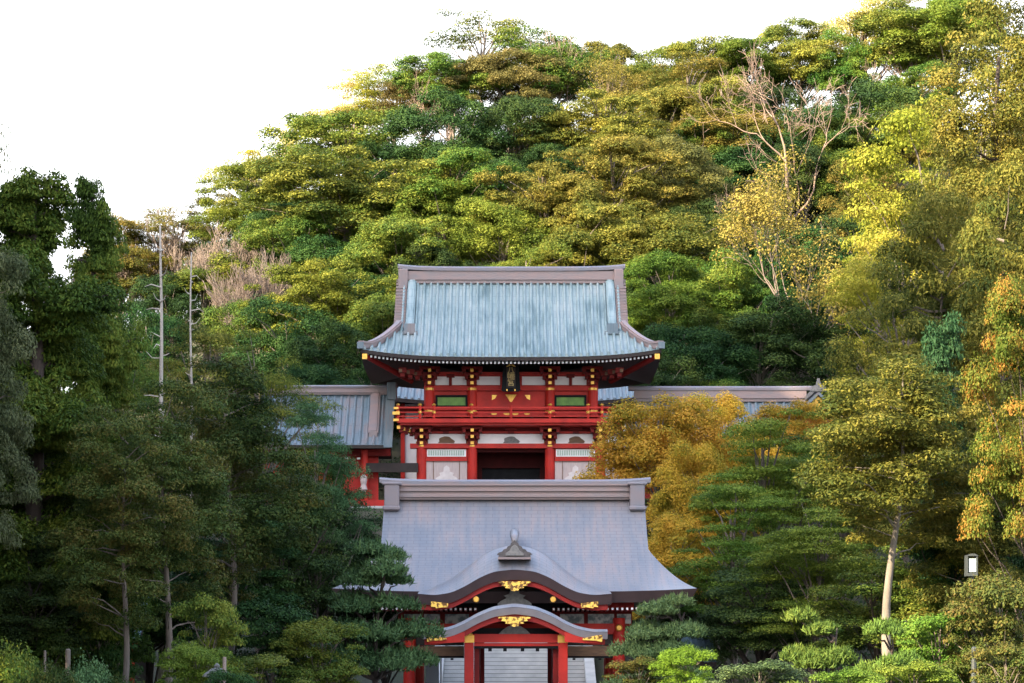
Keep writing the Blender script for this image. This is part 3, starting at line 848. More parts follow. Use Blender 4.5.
# red bargeboards under both
def barge(fc, half, yf, t0, t1, m, name, parent, lim=1.0):
    b = MB()
    def fn(a, c):
        o = (2*a-1)*half*lim
        return (pcx+o*yf/F, yf, Z(fc(o)+t0+(t1-t0)*c, yf))
    b.grid(fn, 60, 2)
    n = len(b.v)
    b.v += [(x,y_+.1,z_) for x,y_,z_ in b.v[:n]]
    b.f += [tuple(n+k for k in reversed(f)) for f in b.f]
    for a in range(60):
        q = a*3+2; b.f.append((q,q+n,q+3+n,q+3))
    return b.build(name, m, parent)
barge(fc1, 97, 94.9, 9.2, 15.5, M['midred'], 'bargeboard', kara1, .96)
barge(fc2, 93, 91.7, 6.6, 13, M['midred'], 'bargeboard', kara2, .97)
b = MB(); b.prism([(X(514.5+o,97.6),Z(fc1(o)+13,97.6)) for o in range(-84,85,6)]+[(X(598.5,97.6),Z(612,97.6)),(X(430.5,97.6),Z(612,97.6))],97.6,97.8); b.build('gable_back_shade', M['black'], PAV)  # black sheet puts the shade under the big gable into colour
def shape(prof, c, yf, t, m, name, parent, s=1):
    b = MB(); b.prism([(X(c[0]+x,yf), Z(c[1]+z,yf)) for x,z in prof], yf, yf+t); return b.build(name, m, parent)
def mirror(h): return h + [(-x,z) for x,z in reversed(h)]
# ridge ornament on the big gable
shape(mirror([(0,-9),(1.6,-7),(3.5,-6.2),(4.5,-3.5),(7,-2.6),(8,-.5),(11,.5),(12.5,2.6),(15.5,3.4),(17.5,5.2),(15.5,6),(16.5,9)])[::-1], (514.6,549), 94.75, .45, M['carveddark'], 'ridge_end_tile', kara1)
shape(mirror([(0,-4.5),(3,-2.5),(5,1.5),(9,4),(9,6.5)])[::-1], (514.6,549), 94.68, .06, M['carved'], 'carved_relief', kara1)
b = MB(); b.tube([P(514.6,541,94.95),P(514.6,536,96.6),P(514.6,533.5,98.6),P(514.6,533,100.4)],[.12,.17,.2,.2],12)
b.build('ridge_roll', M['copper'], kara1, smooth=True)
b = MB(); b.pbox(498,531,557.2,559.2,94.55,95.3); b.build('ornament_base', M['trim'], kara1)
# gilt pendants
pend = [(x*.86,z*.9) for x,z in mirror([(0,-5),(6,-5.4),(18.5,-5),(19,-3.6),(14,-2.8),(15.5,-.6),(10,0),(11,2.2),(5.5,2.6),(4.5,5),(0,5.8)])]
shape(pend, (514.6,586), 94.7, .1, M['giltcarve'], 'gilt_pendant', kara1)
shape(pend, (514.6,621.5), 91.5, .1, M['giltcarve'], 'gilt_pendant', kara2)
strut = mirror([(0,-7),(4,-7),(5.5,-3),(11,-1.5),(8,1),(14,4),(17,6.5),(17,8)])
shape(strut, (514.6,597), 95.9, .3, M['carved'], 'carved_strut', PAV)
shape(mirror([(0,-4),(6,-4),(12,0),(16,4)]), (514.6,630), 92.6, .3, M['carved'], 'carved_strut', PAV)
for dx in (-38.5,38.5):
    b = MB(); c0 = P(514.6+dx,599.5,94.7); b.tube([c0, c0+Vector((0,-.1,0))],[.13,.1],12); b.build('gilt_boss', M['gold'], kara1)
for sg in (-1,1):
    shape([(sg*x,z) for x,z in ((0,-2.2),(15,-4),(17,-4),(17,1.5),(13,1.2),(12,2.8),(6,1.8),(0,2.2))], (514.6+sg*66.5,605.5), 94.72, .08, M['giltcarve'], 'gilt_plate', kara1)
    shape([(sg*x,z) for x,z in ((0,-.6),(14,-3.6),(20,-4.5),(19.5,2.8),(12,1.6),(0,1))], (514.6+sg*68,639), 91.5, .08, M['giltcarve'], 'gilt_plate', kara2)
    # bargeboard tail under the plates
    shape([(sg*x,z) for x,z in ((-16,-8),(10,-3),(21,-4.5),(20.5,3.5),(4,3),(-16,2))], (514.6+sg*66,640), 91.62, .1, M['red'], 'bargeboard_tail', kara2)
# main body
YB = 98.0
b = MB(); b.pbox(396,634,602,610.5,YB-.3,YB); b.build('eave_beam', M['red'], PAV)
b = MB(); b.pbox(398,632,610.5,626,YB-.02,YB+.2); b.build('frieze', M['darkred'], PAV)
raf, tips = MB(), MB()
for k in range(-32,33):
    px = 514.5+k*4.9
    if abs(k) < 8: continue
    y0 = 96.4
    x = X(px,y0); z = Z(609.3,y0)+.05*(abs(k)/32)**3
    raf.box(x-.05,x+.05,y0,YB-.31,z-.065,z+.065); tips.box(x-.04,x+.04,y0-.015,y0-.002,z-.04,z+.045)
raf.build('rafters', M['darkred'], PAV); tips.build('rafter_tips', M['paper'], PAV)
for a,c in ((404,421),(424,440),(445,469),(560,584),(588,614),(617,631)):
    b = MB(); b.pbox(a,c,614,623.5,YB-.1,YB-.022); b.build('carved_panel', M['carvedwhite'], PAV)
for px in (409.5,619):
    b = MB(); b.tube([(X(px,YB-.2),YB-.2,.35),(X(px,YB-.2),YB-.2,Z(618,YB-.2))],.25,16); c0 = b.build('column', M['red'], PAV)
    b = MB(); c1 = P(px,627.8,YB-.48); b.tube([c1,c1+Vector((0,-.1,0))],[.15,.1],10); b.build('gilt_boss', M['gold'], c0)
    b = MB(); b.tube([(X(px,YB-.2),107.5,.35),(X(px,YB-.2),107.5,Z(618,YB))],.25,12); b.build('column', M['red'], PAV)
b = MB(); b.pbox(404,624,623.5,631,YB-.35,YB-.103); b.pbox(400,455,631.2,634,YB-.3,YB-.1); b.pbox(573,628,631.2,634,YB-.3,YB-.1)
b.build('tie_beam', M['red'], PAV)
b = MB(); b.pbox(416,464,646,656,YB-.2,YB); b.pbox(566,613,646,656,YB-.2,YB); b.build('lower_beam', M['wood'], PAV)
b = MB(); b.pbox(416,464,656,658,YB-.16,YB); b.pbox(566,613,656,658,YB-.16,YB); b.build('beam_shoe', M['black'], PAV)
b = MB(); b.pbox(416,464,634.5,645.5,YB-.1,YB+.05); b.pbox(566,613,634.5,645.5,YB-.1,YB+.05); b.build('board_wall', M['dark'], PAV)
YP = 92.6
for px in (469,563):
    b = MB(); b.box(X(px,YP)-.18,X(px,YP)+.18,YP-.18,YP+.18,.35,Z(636,YP)); c0 = b.build('porch_post', M['red'], PAV, bevel=.03)
    b = MB(); q = P(px,639,YP-.2); b.box(q.x-.2,q.x+.2,YP-.22,YP-.184,q.z-.14,q.z+.14)
    b.tube([P(px,635.6,YP-.2),P(px,634,YP-.2),P(px,632,YP-.2)],[.12,.16,.04],8); b.build('gilt_cap', M['gold'], c0)
    sg = 1 if px < 512 else -1
    b = MB(); b.box(X(px+sg*10.5,97.4)-.2,X(px+sg*10.5,97.4)+.2,97.2,97.6,.35,Z(640,97.4)); b.build('inner_column', M['darkred'], PAV)  # dark red here and on the side board carries the porch shadow
    b = MB(); b.box(X(px+sg*9,96.5)-.1,X(px+sg*9,96.5)+.1,92.9,97.1,.35,Z(645,96)); b.build('side_board', M['darkred'], PAV)
b = MB(); b.pbox(466,566,634,642.5,YP-.1,YP+.16); b.pbox(474,558,643,646,YP+.0,YP+.14); b.build('porch_beam', M['red'], PAV)
b = MB(); b.pbox(470,562,628,634,YP+.1,YP+.2); b.build('gable_back_shade', M['black'], PAV)  # black strip painted for the shade under the porch gable
b = MB(); b.pbox(474,558,646,648.6,YP+.03,YP+.3); b.build('beam_shoe', M['black'], PAV)
for px in (490,505,522.5,537.5):
    b = MB(); b.pbox(px-1.8,px+1.8,648.6,651.4,YP+.06,YP+.16); b.build('hanging_peg', M['black'], PAV)
for px in (428,452,574,600):
    b = MB(); b.pbox(px-1.5,px+1.5,658.2,660,YB-.12,YB-.05); b.build('hanging_peg', M['black'], PAV)
b = MB(); b.box(pcx-5.2,pcx+5.2,91.5,108.5,0,.35); b.build('stone_base', M['stone'], PAV)

# ------------------------------------------------------------------ stone stairway
ST = thing('stone_stairway', 'long pale granite stairway climbing behind the pavilion to the gate', 'stairway', (0,112,0))
b = MB(); n = 62; tr = MB()
for k in range(n):
    y0 = 112+34*k/n; z1 = 12.3*(k+1)/n
    b.box(-3.35,3.55,y0,y0+34/n-.0001,max(0,z1-.6),z1+.02)
    tr.box(-3.34,3.54,y0-.012,y0-.002,z1-.19,z1-.155)
b.build('steps', M['stone'], ST); tr.build('riser_shade_lines', M['stonedark'], ST)  # dark strips in the riser creases draw the step shade as colour
for x0_,x1_ in ((-3.85,-3.352),(3.552,4.02)):
    b = MB(); b.v = [(x0_,111.5,0),(x1_,111.5,0),(x1_,146,12.3),(x0_,146,12.3),(x0_,111.5,.5),(x1_,111.5,.5),(x1_,146,12.9),(x0_,146,12.9)]
    b.f = [(0,1,5,4),(4,5,6,7),(0,4,7,3),(1,2,6,5)]; b.build('cheek_wall', M['stone'], ST)
b = MB(); b.box(-10,10,145.6,149.2,11.5,12.28); structure(b.build('terrace', M['stone']))
t = thing('signboard', 'pale blue upright board seen through the left bay of the pavilion', 'board', (X(433,110),110,0))
b = MB(); b.box(X(426,110),X(438.5,110),110,110.08,.3,Z(654,110)); b.build('board', M['paleblue'], t)
b = MB(); 
for px in (426.5,438): b.box(X(px,110)-.04,X(px,110)+.04,110.085,110.16,0,Z(655,110))
b.build('post', M['iron'], t)
t = thing('handrail', 'thin white handrail pole beside the bottom of the stairs', 'handrail', (X(441,111),111,0))
b = MB(); b.tube([P(441,700,111),P(441,652,111)],.05,8); b.build('pole', M['white'], t)
b = MB(); b.tube([P(441,653,111),(X(441,111),122,Z(653,111)+12.3*10/34)],.035,8); b.build('rail', M['white'], t)

# ------------------------------------------------------------------ vegetation
class Proto:
    """one kind of tree: crown and trunk meshes, natural height and crown radius"""
    def __init__(s, name, parts, H, R): s.name, s.parts, s.H, s.R, s.used = name, parts, H, R, False

def leaf_quads(pos, nrm, size, aspect, rng, align=None):
    n = len(pos)
    nrm = nrm/np.maximum(np.linalg.norm(nrm,axis=1,keepdims=True),1e-6)
    r = rng.normal(size=(n,3)) if align is None else align + 0.35*rng.normal(size=(n,3))
    t = r - nrm*np.sum(r*nrm,1,keepdims=True); t /= np.maximum(np.linalg.norm(t,axis=1,keepdims=True),1e-6)
    b = np.cross(nrm, t)
    L = size*rng.uniform(.65,1.35,(n,1))*.5; W = L*aspect
    v = np.stack([pos-t*L, pos-b*W+nrm*L*.12, pos+t*L, pos+b*W+nrm*L*.12], 1).reshape(-1,3)
    f = np.arange(4*n).reshape(n,4)
    return v, f

def unit(rng, n):
    d = rng.normal(size=(n,3)); return d/np.linalg.norm(d,axis=1,keepdims=True)

SK = 0.60
def clump_leaves(C, R, per, size, rng, up=0.8, jit=0.6, aspect=.55, low=-0.5, droop=0.0, needle=False, fill=.35):
    """C, R: clump centres and radii (n,3)"""
    n = len(C)
    if not needle: size = size*SK; per = per*.9/SK**2
    wgt = (R[:,0]*R[:,1]+R[:,0]*R[:,2]); wgt = wgt/wgt.mean()
    cnt = np.maximum(4,(per*wgt)).astype(int)
    idx = np.repeat(np.arange(n), cnt); m = len(idx)
    d = unit(rng, m); d[:,2] = np.where(d[:,2] < low, -d[:,2]*.6, d[:,2])
    rad = np.where(rng.rand(m) < fill, rng.rand(m)**.5, rng.uniform(.82,1.10,m))
    # small tufts inside a clump make a broken, leafy surface
    lump = 1+.16*np.sin(d[:,0]*7+idx*1.7)*np.sin(d[:,1]*7+idx*2.3)
    pos = C[idx] + d*R[idx]*(rad*lump)[:,None]
    if droop: pos[:,2] -= droop*(np.sum(d[:,:2]**2,1))*R[idx,0]
    nrm = d/np.maximum(R[idx],.05)*R[idx].mean(1,keepdims=True)
    nrm = nrm/np.linalg.norm(nrm,axis=1,keepdims=True) + np.array([0,0,up]) + jit*rng.normal(size=(m,3))
    if needle:
        al = d*.8+np.array([0,0,.9])
        return leaf_quads(pos, rng.normal(size=(m,3)), size, aspect, rng, al)
    if droop:
        al = np.concatenate([d[:,:2], -0.7*np.ones((m,1))],1)
        return leaf_quads(pos, nrm, size, aspect, rng, al)
    return leaf_quads(pos, nrm, size, aspect, rng)

def wave(d, seed):
    return (np.sin(d[:,0]*2.7+seed)*np.cos(d[:,1]*3.1+seed*1.7)+np.sin(d[:,2]*4.1+d[:,0]*2+seed*.6))*.5

def trunk_mesh(name, H, r, limbs, rng, m, lean=.25, wob=.18, n=9, bare_from=None):
    b = MB()
    ph = rng.uniform(0,6.28,2)
    def ax(z): return Vector((lean*(z/H)*math.cos(ph[0])*1.5+wob*math.sin(z*.55+ph[1])*min(1,z/3), lean*(z/H)*math.sin(ph[0])+wob*math.cos(z*.47+ph[0])*min(1,z/3)-wob*math.cos(ph[0])*0, z))
    zs = np.linspace(-1.2,H,14)
    b.tube([ax(z) for z in zs], [r*(1.25 if z<.2 else 1)*(1-.82*max(0,z)/H) for z in zs], n)
    for (z0, tip, rr) in limbs:
        p0 = ax(z0); tip = Vector(tip); mid = p0.lerp(tip,.5); mid.z += (tip-p0).length*rng.uniform(-.02,.12)
        q = p0.lerp(mid,.5)+Vector(rng.uniform(-.1,.1,3)); q2 = mid.lerp(tip,.5)+Vector(rng.uniform(-.12,.12,3))
        b.tube([p0,q,mid,q2,tip],[rr,rr*.85,rr*.65,rr*.45,rr*.2],5,cap=False)
    me = bpy.data.meshes.new(name); me.from_pydata(b.v,[],b.f); me.materials.append(m); me.shade_smooth()
    return me

def crown_mesh(name, vf, m):
    v, f = vf; return np_mesh(name, v, f, m)

def broad(name, seed, H=12, R=5, zc=.58, rz=.42, pads=55, pr=(1.0,1.9), flat=.42, per=330, size=.30, leaf='green', bark='bark', inner=.3, trunk=.28, up=.9, low=-.25, jit=.55, aspect=.6, limbs=True, dmin=-.35, wv=.22, ldrop=(.18,.38), lr=(.18,.38), ltop=.72):
    rng = np.random.RandomState(seed)
    d = unit(rng, pads*3); d = d[d[:,2] > dmin][:pads]
    k = len(d)
    rr = np.where(rng.rand(k) < inner, rng.uniform(.35,.8,k), rng.uniform(.88,1.02,k))*(1+wv*wave(d,seed))
    pr_ = rng.uniform(pr[0],pr[1],k)
    C = d*rr[:,None]*np.array([R-pr[1]*.55,R-pr[1]*.55,H*rz-pr[1]*flat*.8]) + np.array([0,0,H*zc])
    Rd = np.stack([pr_*rng.uniform(.85,1.2,k),pr_*rng.uniform(.85,1.2,k),pr_*flat*rng.uniform(.8,1.25,k)],1)
    vf = clump_leaves(C, Rd, per, size, rng, up=up, low=low, jit=jit, aspect=aspect)
    L = []
    if limbs:
        for c in C[:34]:
            z0 = max(H*.12, min(H*ltop, c[2]-rng.uniform(*ldrop)*H)); L.append((z0, c, trunk*rng.uniform(*lr)))
    return Proto(name, [('trunk', trunk_mesh('trunk',H*.86,trunk,L,rng,M[bark])), ('crown', crown_mesh('crown',vf,LM[leaf]))], H, R)

def conifer(name, seed, H=18, R=3.6, base=.15, whorl=.62, per=150, size=.30, leaf='cedar', bark='barkdark', trunk=.42, droop=.45, pw=.75, aspect=.32, rise=.1, pad=.30, gap=.12, nb=(4,6)):
    rng = np.random.RandomState(seed)
    C, Rd, L = [], [], []
    z = H*base
    while z < H*.985:
        f = (z-H*base)/(H*(1-base))
        full = R*max(.07,(1-f)**pw)*(1+.22*math.sin(z*1.3+seed))*(0.55+.45*min(1,f*5+.25))
        for q in range(rng.randint(*nb)):
            if rng.rand() < gap: continue
            a = rng.uniform(0,2*math.pi); l = full*rng.uniform(.55,1.12)
            for t in (.42,.72,1.0):
                if l*t < .35 and t < 1: continue
                C.append((math.cos(a)*l*t, math.sin(a)*l*t, z+rise*l*t-droop*.35*l*t*t+rng.uniform(-.35,.35)))
                s = pad*(.5+.25*l)*(1.25-.4*t)
                Rd.append((s*1.5,s*1.5,s*.85))
            if l > 1: L.append((max(.3,z-.15*l), C[-1], trunk*.13+.012*l))
        z += whorl*rng.uniform(.7,1.3)
    C, Rd = np.array(C), np.array(Rd)
    vf = clump_leaves(C, Rd, per, size, rng, up=.4, low=-.6, jit=.7, aspect=aspect, droop=.5)
    return Proto(name, [('trunk', trunk_mesh('trunk',H*.97,trunk,L,rng,M[bark],lean=.1,wob=.08)), ('crown', crown_mesh('crown',vf,LM[leaf]))], H, R)

def pine(name, seed, H=6, R=2.6, leaf='pine', pads=15, size=.26, per=700, trunk=.16, layers=4, lean=.7):
    """cloud-pruned pine: flat needle pads on crooked limbs"""
    rng = np.random.RandomState(seed)
    C, Rd, L = [], [], []
    for k in range(layers):
        z = H*(.36+.58*k/max(1,layers-1)); f = 1-.62*k/max(1,layers-1)
        m = max(1,int(round(pads/layers*(1.35-.75*k/max(1,layers-1)))))
        a0 = rng.uniform(0,6.28)
        for q in range(m):
            a = a0+2*math.pi*q/m+rng.uniform(-.3,.3); l = R*f*(rng.uniform(.45,.78) if m > 1 else .05)
            C.append((math.cos(a)*l,math.sin(a)*l,z+rng.uniform(-.25,.2)))
            s = R*rng.uniform(.30,.44)*(.75+.3*f); Rd.append((s,s,s*.50))
            L.append((max(.25*H,z-.14*H), np.array(C[-1])-np.array([0,0,.12]), trunk*.42))
    C, Rd = np.array(C), np.array(Rd)
    v1, f1 = clump_leaves(C, Rd, per, size, rng, aspect=.16, low=-.15, needle=True, fill=.5)
    v2, f2 = clump_leaves(C, Rd*.86, per*.35, size*.9, rng, aspect=.5, low=-.3, up=.8, fill=.5)
    vf = (np.concatenate([v1,v2]), np.concatenate([f1,f2+len(v1)]))
    return Proto(name, [('trunk', trunk_mesh('trunk',H*.9,trunk,L,rng,M['barkdark'],lean=lean,wob=.22)), ('crown', crown_mesh('crown',vf,LM[leaf]))], H, R)

def branching(rng, H, R, levels=5, first=.35, kids=(3,4), up=.35, r0=.22, stems=1, twist=.35):
    b = MB(); tips = []
    def grow(p, d, l, r, lv):
        pts=[p]; dd = d.copy()
        n = 4 if lv < levels-1 else 3
        for k in range(n):
            dd = (dd + Vector(rng.normal(size=3))*twist*.35 + Vector((0,0,up*.12))).normalized()
            pts.append(pts[-1]+dd*l/n)
        b.tube(pts, [max(.012,r*(1-.55*k/n)) for k in range(n+1)], 6 if lv<2 else (4 if lv<4 else 3), cap=False)
        if lv >= levels-1:
            tips.append(tuple(pts[-1])); return
        m = rng.randint(kids[0], kids[1]+1)
        for q in range(m):
            t = 1.0 if q == 0 else rng.uniform(.4,1.0)
            i = min(n-1,int(t*n)); p0 = pts[i].lerp(pts[i+1], t*n-i) if t<1 else pts[-1]
            o = dd.orthogonal().normalized(); o.rotate(Matrix.Rotation(rng.uniform(0,6.28),3,dd))
            ang = rng.uniform(.15,.4) if q==0 else rng.uniform(.4,.85)
            nd = (dd*math.cos(ang)+o*math.sin(ang)); nd.z += up*.25; nd.normalize()
            grow(p0, nd, l*rng.uniform(.62,.82), r*(.62 if q==0 else .48), lv+1)
    tot = sum(.72**k for k in range(1,levels))
    for s in range(stems):
        a = rng.uniform(0,6.28); tilt = .10 if stems==1 else rng.uniform(.12,.35)
        d = Vector((math.cos(a)*tilt, math.sin(a)*tilt, 1)).normalized()
        p = Vector((0,0,-1.0)) + Vector((math.cos(a),math.sin(a),0))*(.0 if stems==1 else .3)
        grow(p, d, H*first+1.0, r0, 0)
    V = np.array(b.v)
    return b, np.array(tips), V

def fit(V, H, R):
    zmax = V[:,2].max(); rm = np.percentile(np.hypot(V[:,0],V[:,1]),98)
    return np.array([R/rm,R/rm,H/zmax])
def bare(name, seed, H=12, R=4.5, m='twig', levels=6, stems=1, first=.3, r0=.2, up=.5, kids=(3,3), leaf=None, lsize=.24, per=5, lr=.45, twist=.35):
    rng = np.random.RandomState(seed)
    b, tips, V = branching(rng, H, R, levels, first, kids, up, r0, stems, twist)
    sc = fit(V, H, R)
    V = V*sc
    me = bpy.data.meshes.new('branches'); me.from_pydata([tuple(v) for v in V],[],b.f); me.materials.append(M[m]); me.shade_smooth()
    parts = [('branches', me)]
    if leaf:
        C = tips*sc; C = C[rng.rand(len(C)) < .75]
        vf = clump_leaves(C, np.full((len(C),3),lr)*np.array([1,1,.7]), per, lsize, rng, up=.6, aspect=.6, fill=.7)
        parts.append(('crown', crown_mesh('crown', vf, LM[leaf])))
    return Proto(name, parts, H, R)

def shrub(name, seed, H=1.6, R=1.3, leaf='green', per=260, size=.12, pads=26):
    return broad(name, seed, H=H, R=R, zc=.42, rz=.55, pads=pads, pr=(.28*R,.46*R), flat=.8, per=per, size=size, leaf=leaf, bark='barkdark', inner=.25, trunk=.05, up=.5, dmin=-.5)

K = {}
# hillside kinds (seen from 170 m and more)
for i in range(4): K['layered%d'%i] = broad('broadleaf_tree', 10+i, H=13, R=5.4, pads=125, pr=(.5,1.35), flat=.52, per=270, size=.25, leaf='green', inner=.35, up=.7, wv=.42, low=-.4)
for i in range(3): K['dome%d'%i] = broad('broadleaf_tree', 30+i, H=12, R=5, zc=.54, rz=.45, pads=110, pr=(.5,1.2), flat=.75, per=230, size=.24, leaf='dark', low=-.45, up=.55, wv=.36)
for i in range(2): K['hillpine%d'%i] = broad('pine_tree', 40+i, H=13, R=5, zc=.74, rz=.26, pads=26, pr=(.8,1.6), flat=.34, per=190, size=.28, leaf='olive', bark='barkpale', inner=.25, dmin=-.2)
for i in range(3): K['bare%d'%i] = bare('bare_tree', 50+i, H=13, R=5.6, levels=8, first=.25, kids=(2,3), r0=.25, up=.12, twist=.5)
for i in range(2): K['barebush%d'%i] = bare('bare_tree', 60+i, H=9, R=4.4, m='twiggrey', levels=7, stems=4, first=.2, r0=.15, up=.9, kids=(3,3), twist=.25)
for i in range(2): K['sparse%d'%i] = bare('young_leaved_tree', 70+i, H=14, R=4.8, levels=6, first=.36, kids=(3,3), r0=.22, m='twiggrey', leaf='goldmute', per=30, lr=.95, lsize=.24, up=.2, twist=.4)
for i in range(2): K['feather%d'%i] = broad('light_leaved_tree', 80+i, H=13, R=5.2, zc=.58, rz=.42, pads=75, pr=(.7,1.5), flat=.34, per=190, size=.26, leaf='yellow', bark='bark', inner=.35, low=-.3)
# nearer kinds
for i in range(2): K['cedar%d'%i] = conifer('cedar_tree', 90+i, H=19, R=4.8, base=.10, whorl=.8, nb=(7,10), per=330, size=.27, leaf='cedar', bark='barkdark', pad=.44, pw=.48, trunk=.5, droop=.25, rise=.14, aspect=.42, gap=.14)
for i in range(2): K['tall%d'%i] = broad('broadleaf_tree', 200+i, H=15, R=4.4, zc=.62, rz=.38, pads=85, pr=(.6,1.3), flat=.8, per=250, size=.27, leaf='green', bark='barkpale', inner=.25, wv=.5, up=.5, low=-.5)
K['bigcedar'] = broad('cedar_tree', 99, H=32, R=4.4, zc=.56, rz=.44, pads=260, pr=(.6,1.3), flat=.8, per=230, size=.27, leaf='cedar', bark='barkdark', inner=.3, trunk=.5, up=.5, low=-.5, dmin=-.95, wv=.35, aspect=.5, ldrop=(0,.04), lr=(.10,.2), ltop=.9)
for i in range(3): K['cypress%d'%i] = broad('cypress_tree', 100+i, H=14, R=3.6, zc=.64, rz=.36, pads=120, pr=(.5,1.05), flat=.5, per=210, size=.25, leaf='brown', bark='bark', inner=.35, trunk=.22, up=.6, low=-.5, dmin=-.9, wv=.35, aspect=.4, ldrop=(0,.07), lr=(.12,.22), ltop=.9)
K['palecypress'] = broad('cypress_tree', 110, H=14, R=3.6, zc=.735, rz=.27, pads=110, pr=(.5,1.05), flat=.42, per=210, size=.25, leaf='brown', bark='barkpale', inner=.35, trunk=.22, up=.6, low=-.5, dmin=-.9, wv=.35, aspect=.4, ldrop=(0,.07), lr=(.12,.2), ltop=.9)
for i in range(2): K['camphor%d'%i] = broad('camphor_tree', 120+i, H=12, R=4.2, zc=.60, rz=.40, pads=120, pr=(.55,1.1), flat=.72, per=280, size=.22, leaf='gold', bark='bark', inner=.2, up=.5, low=-.5, wv=.34, lr=(.1,.2))
K['orange'] = broad('camphor_tree', 125, H=12, R=4.0, zc=.55, rz=.45, pads=120, pr=(.5,1.05), flat=.66, per=420, size=.17, leaf='orange', bark='barkdark', inner=.2, up=.5, wv=.34, lr=(.1,.2))
for i in range(3): K['maple%d'%i] = broad('layered_tree', 130+i, H=11, R=4.4, zc=.52, rz=.47, pads=95, pr=(.7,1.5), flat=.24, per=300, size=.19, leaf='maple', inner=.35, up=1.1, low=-.25)
for i in range(3): K['darktree%d'%i] = broad('evergreen_tree', 140+i, H=11, R=4.2, zc=.5, rz=.49, pads=85, pr=(.6,1.4), flat=.5, per=260, size=.22, leaf='dark', bark='barkdark', inner=.3, up=.7)
for i in range(2): K['blackpine%d'%i] = broad('pine_tree', 150+i, H=14, R=4.2, zc=.62, rz=.38, pads=70, pr=(.6,1.4), flat=.36, per=330, size=.24, leaf='pine', bark='bark', inner=.3, up=.8, aspect=.25)
K['juniper'] = conifer('juniper_tree', 160, H=9, R=1.0, base=.04, per=140, size=.22, leaf='juniper', pad=.5, pw=.35, whorl=.3, droop=-.3, rise=.6, trunk=.12)
K['prunedpine0'] = pine('pruned_pine', 170, H=6, R=2.5, layers=5, pads=27)
K['prunedpine1'] = pine('pruned_pine', 171, H=5, R=2.5, layers=4, pads=20)
K['litpine0'] = pine('pruned_pine', 172, H=3.2, R=1.6, layers=3, pads=15, leaf='pinelit', size=.2, trunk=.12)
K['litpine1'] = pine('pruned_pine', 173, H=3.0, R=1.4, layers=3, pads=13, leaf='pinelit', size=.2, trunk=.11)
for i in range(2): K['shrub%d'%i] = shrub('shrub', 180+i)
K['bushy'] = broad('broadleaf_bush', 190, H=4, R=2, zc=.5, rz=.5, pads=60, pr=(.3,.7), flat=.5, per=200, size=.15, leaf='grey', bark='bark', inner=.3, trunk=.09, dmin=-.6)
def snag_proto():
    rng = np.random.RandomState(7); b = MB()
    b.tube([(.05*math.sin(z*1.1),.05*math.cos(z*.9),z) for z in np.linspace(-.5,15,14)],[.17*(1-.75*max(0,z)/15) for z in np.linspace(-.5,15,14)],8)
    for k in range(26):
        z = rng.uniform(6,14.4); a = rng.uniform(0,6.28); l = rng.uniform(.25,1.0)
        p = Vector((0,0,z)); b.tube([p,p+Vector((math.cos(a)*l*.6,math.sin(a)*l*.6,.05)),p+Vector((math.cos(a)*l,math.sin(a)*l,rng.uniform(-.1,.3)))],[.03,.02,.008],4,cap=False)
    me = bpy.data.meshes.new('trunk'); me.from_pydata(b.v,[],b.f); me.materials.append(M['snagbark']); me.shade_smooth()
    return Proto('dead_tree',[('trunk',me)],15,1)
K['snag'] = snag_proto()

rngp = np.random.RandomState(99)
def plant(kind, x, y, H, R, label, cat='tree', group=None, leaf=None, rot=None, zoff=0.0):
    p = K[kind]
    z = gz(x, y)+zoff
    root = thing(p.name, label, cat, (x, y, z), group)
    root.rotation_euler = (0,0,rngp.uniform(0,6.28) if rot is None else rot)
    root.scale = (R/p.R, R/p.R, H/p.H)
    q = (R/p.R)/(H/p.H)
    if not (.45 < q < 2.2): print('odd proportions', p.name, label, round(q,2), round(H,1), round(R,1))
    for nm, me in p.parts:
        o = bpy.data.objects.new(nm, me); COL.objects.link(o); o.parent = root
        if leaf and nm == 'crown':
            o.material_slots[0].link = 'OBJECT'; o.material_slots[0].material = LM[leaf]
    return root
def at(kind, px, py, wpx, y, label, **k):
    """a tree whose top shows at (px, py) and whose crown is wpx wide, standing at depth y"""
    x = X(px,y); H = Z(py,y)-gz(x,y)-k.get('zoff',0)
    return plant(kind, x, y, H*1.03, wpx*y/F/2, label, **k)
HN = [0]
def hill(kind, px, py, wpx, H, label, **k):
    HN[0] += 1
    if HN[0]%5 in (2,4) and kind[:4] in ('laye','dome') and not any(w in label for w in ('layered','dome','pads')): kind = 'tall%d'%(HN[0]%2)
    if k.get('leaf') == 'olive': k['leaf'] = ('olive','lime' if 'green' in label else 'khaki','olive','olive','olive')[HN[0]%5]
    elif k.get('leaf') == 'green': k['leaf'] = ('green','green','lime','green')[HN[0]%4]
    """the same on the slope: the depth follows from the height of the tree"""
    y = 172.0
    while y < 257 and gz(X(px,y),y)+H < Z(py,y): y += .5
    x = X(px,y); H2 = Z(py,y)-gz(x,y)
    H2 *= 1.0 if kind[:4] == 'bare' else 1.07
    return plant(kind, x, y, max(5,H2), wpx*y/F/2*(1.0 if kind[:4]=='bare' else 1.18), label, **k)
HG = 'trees on the hillside'
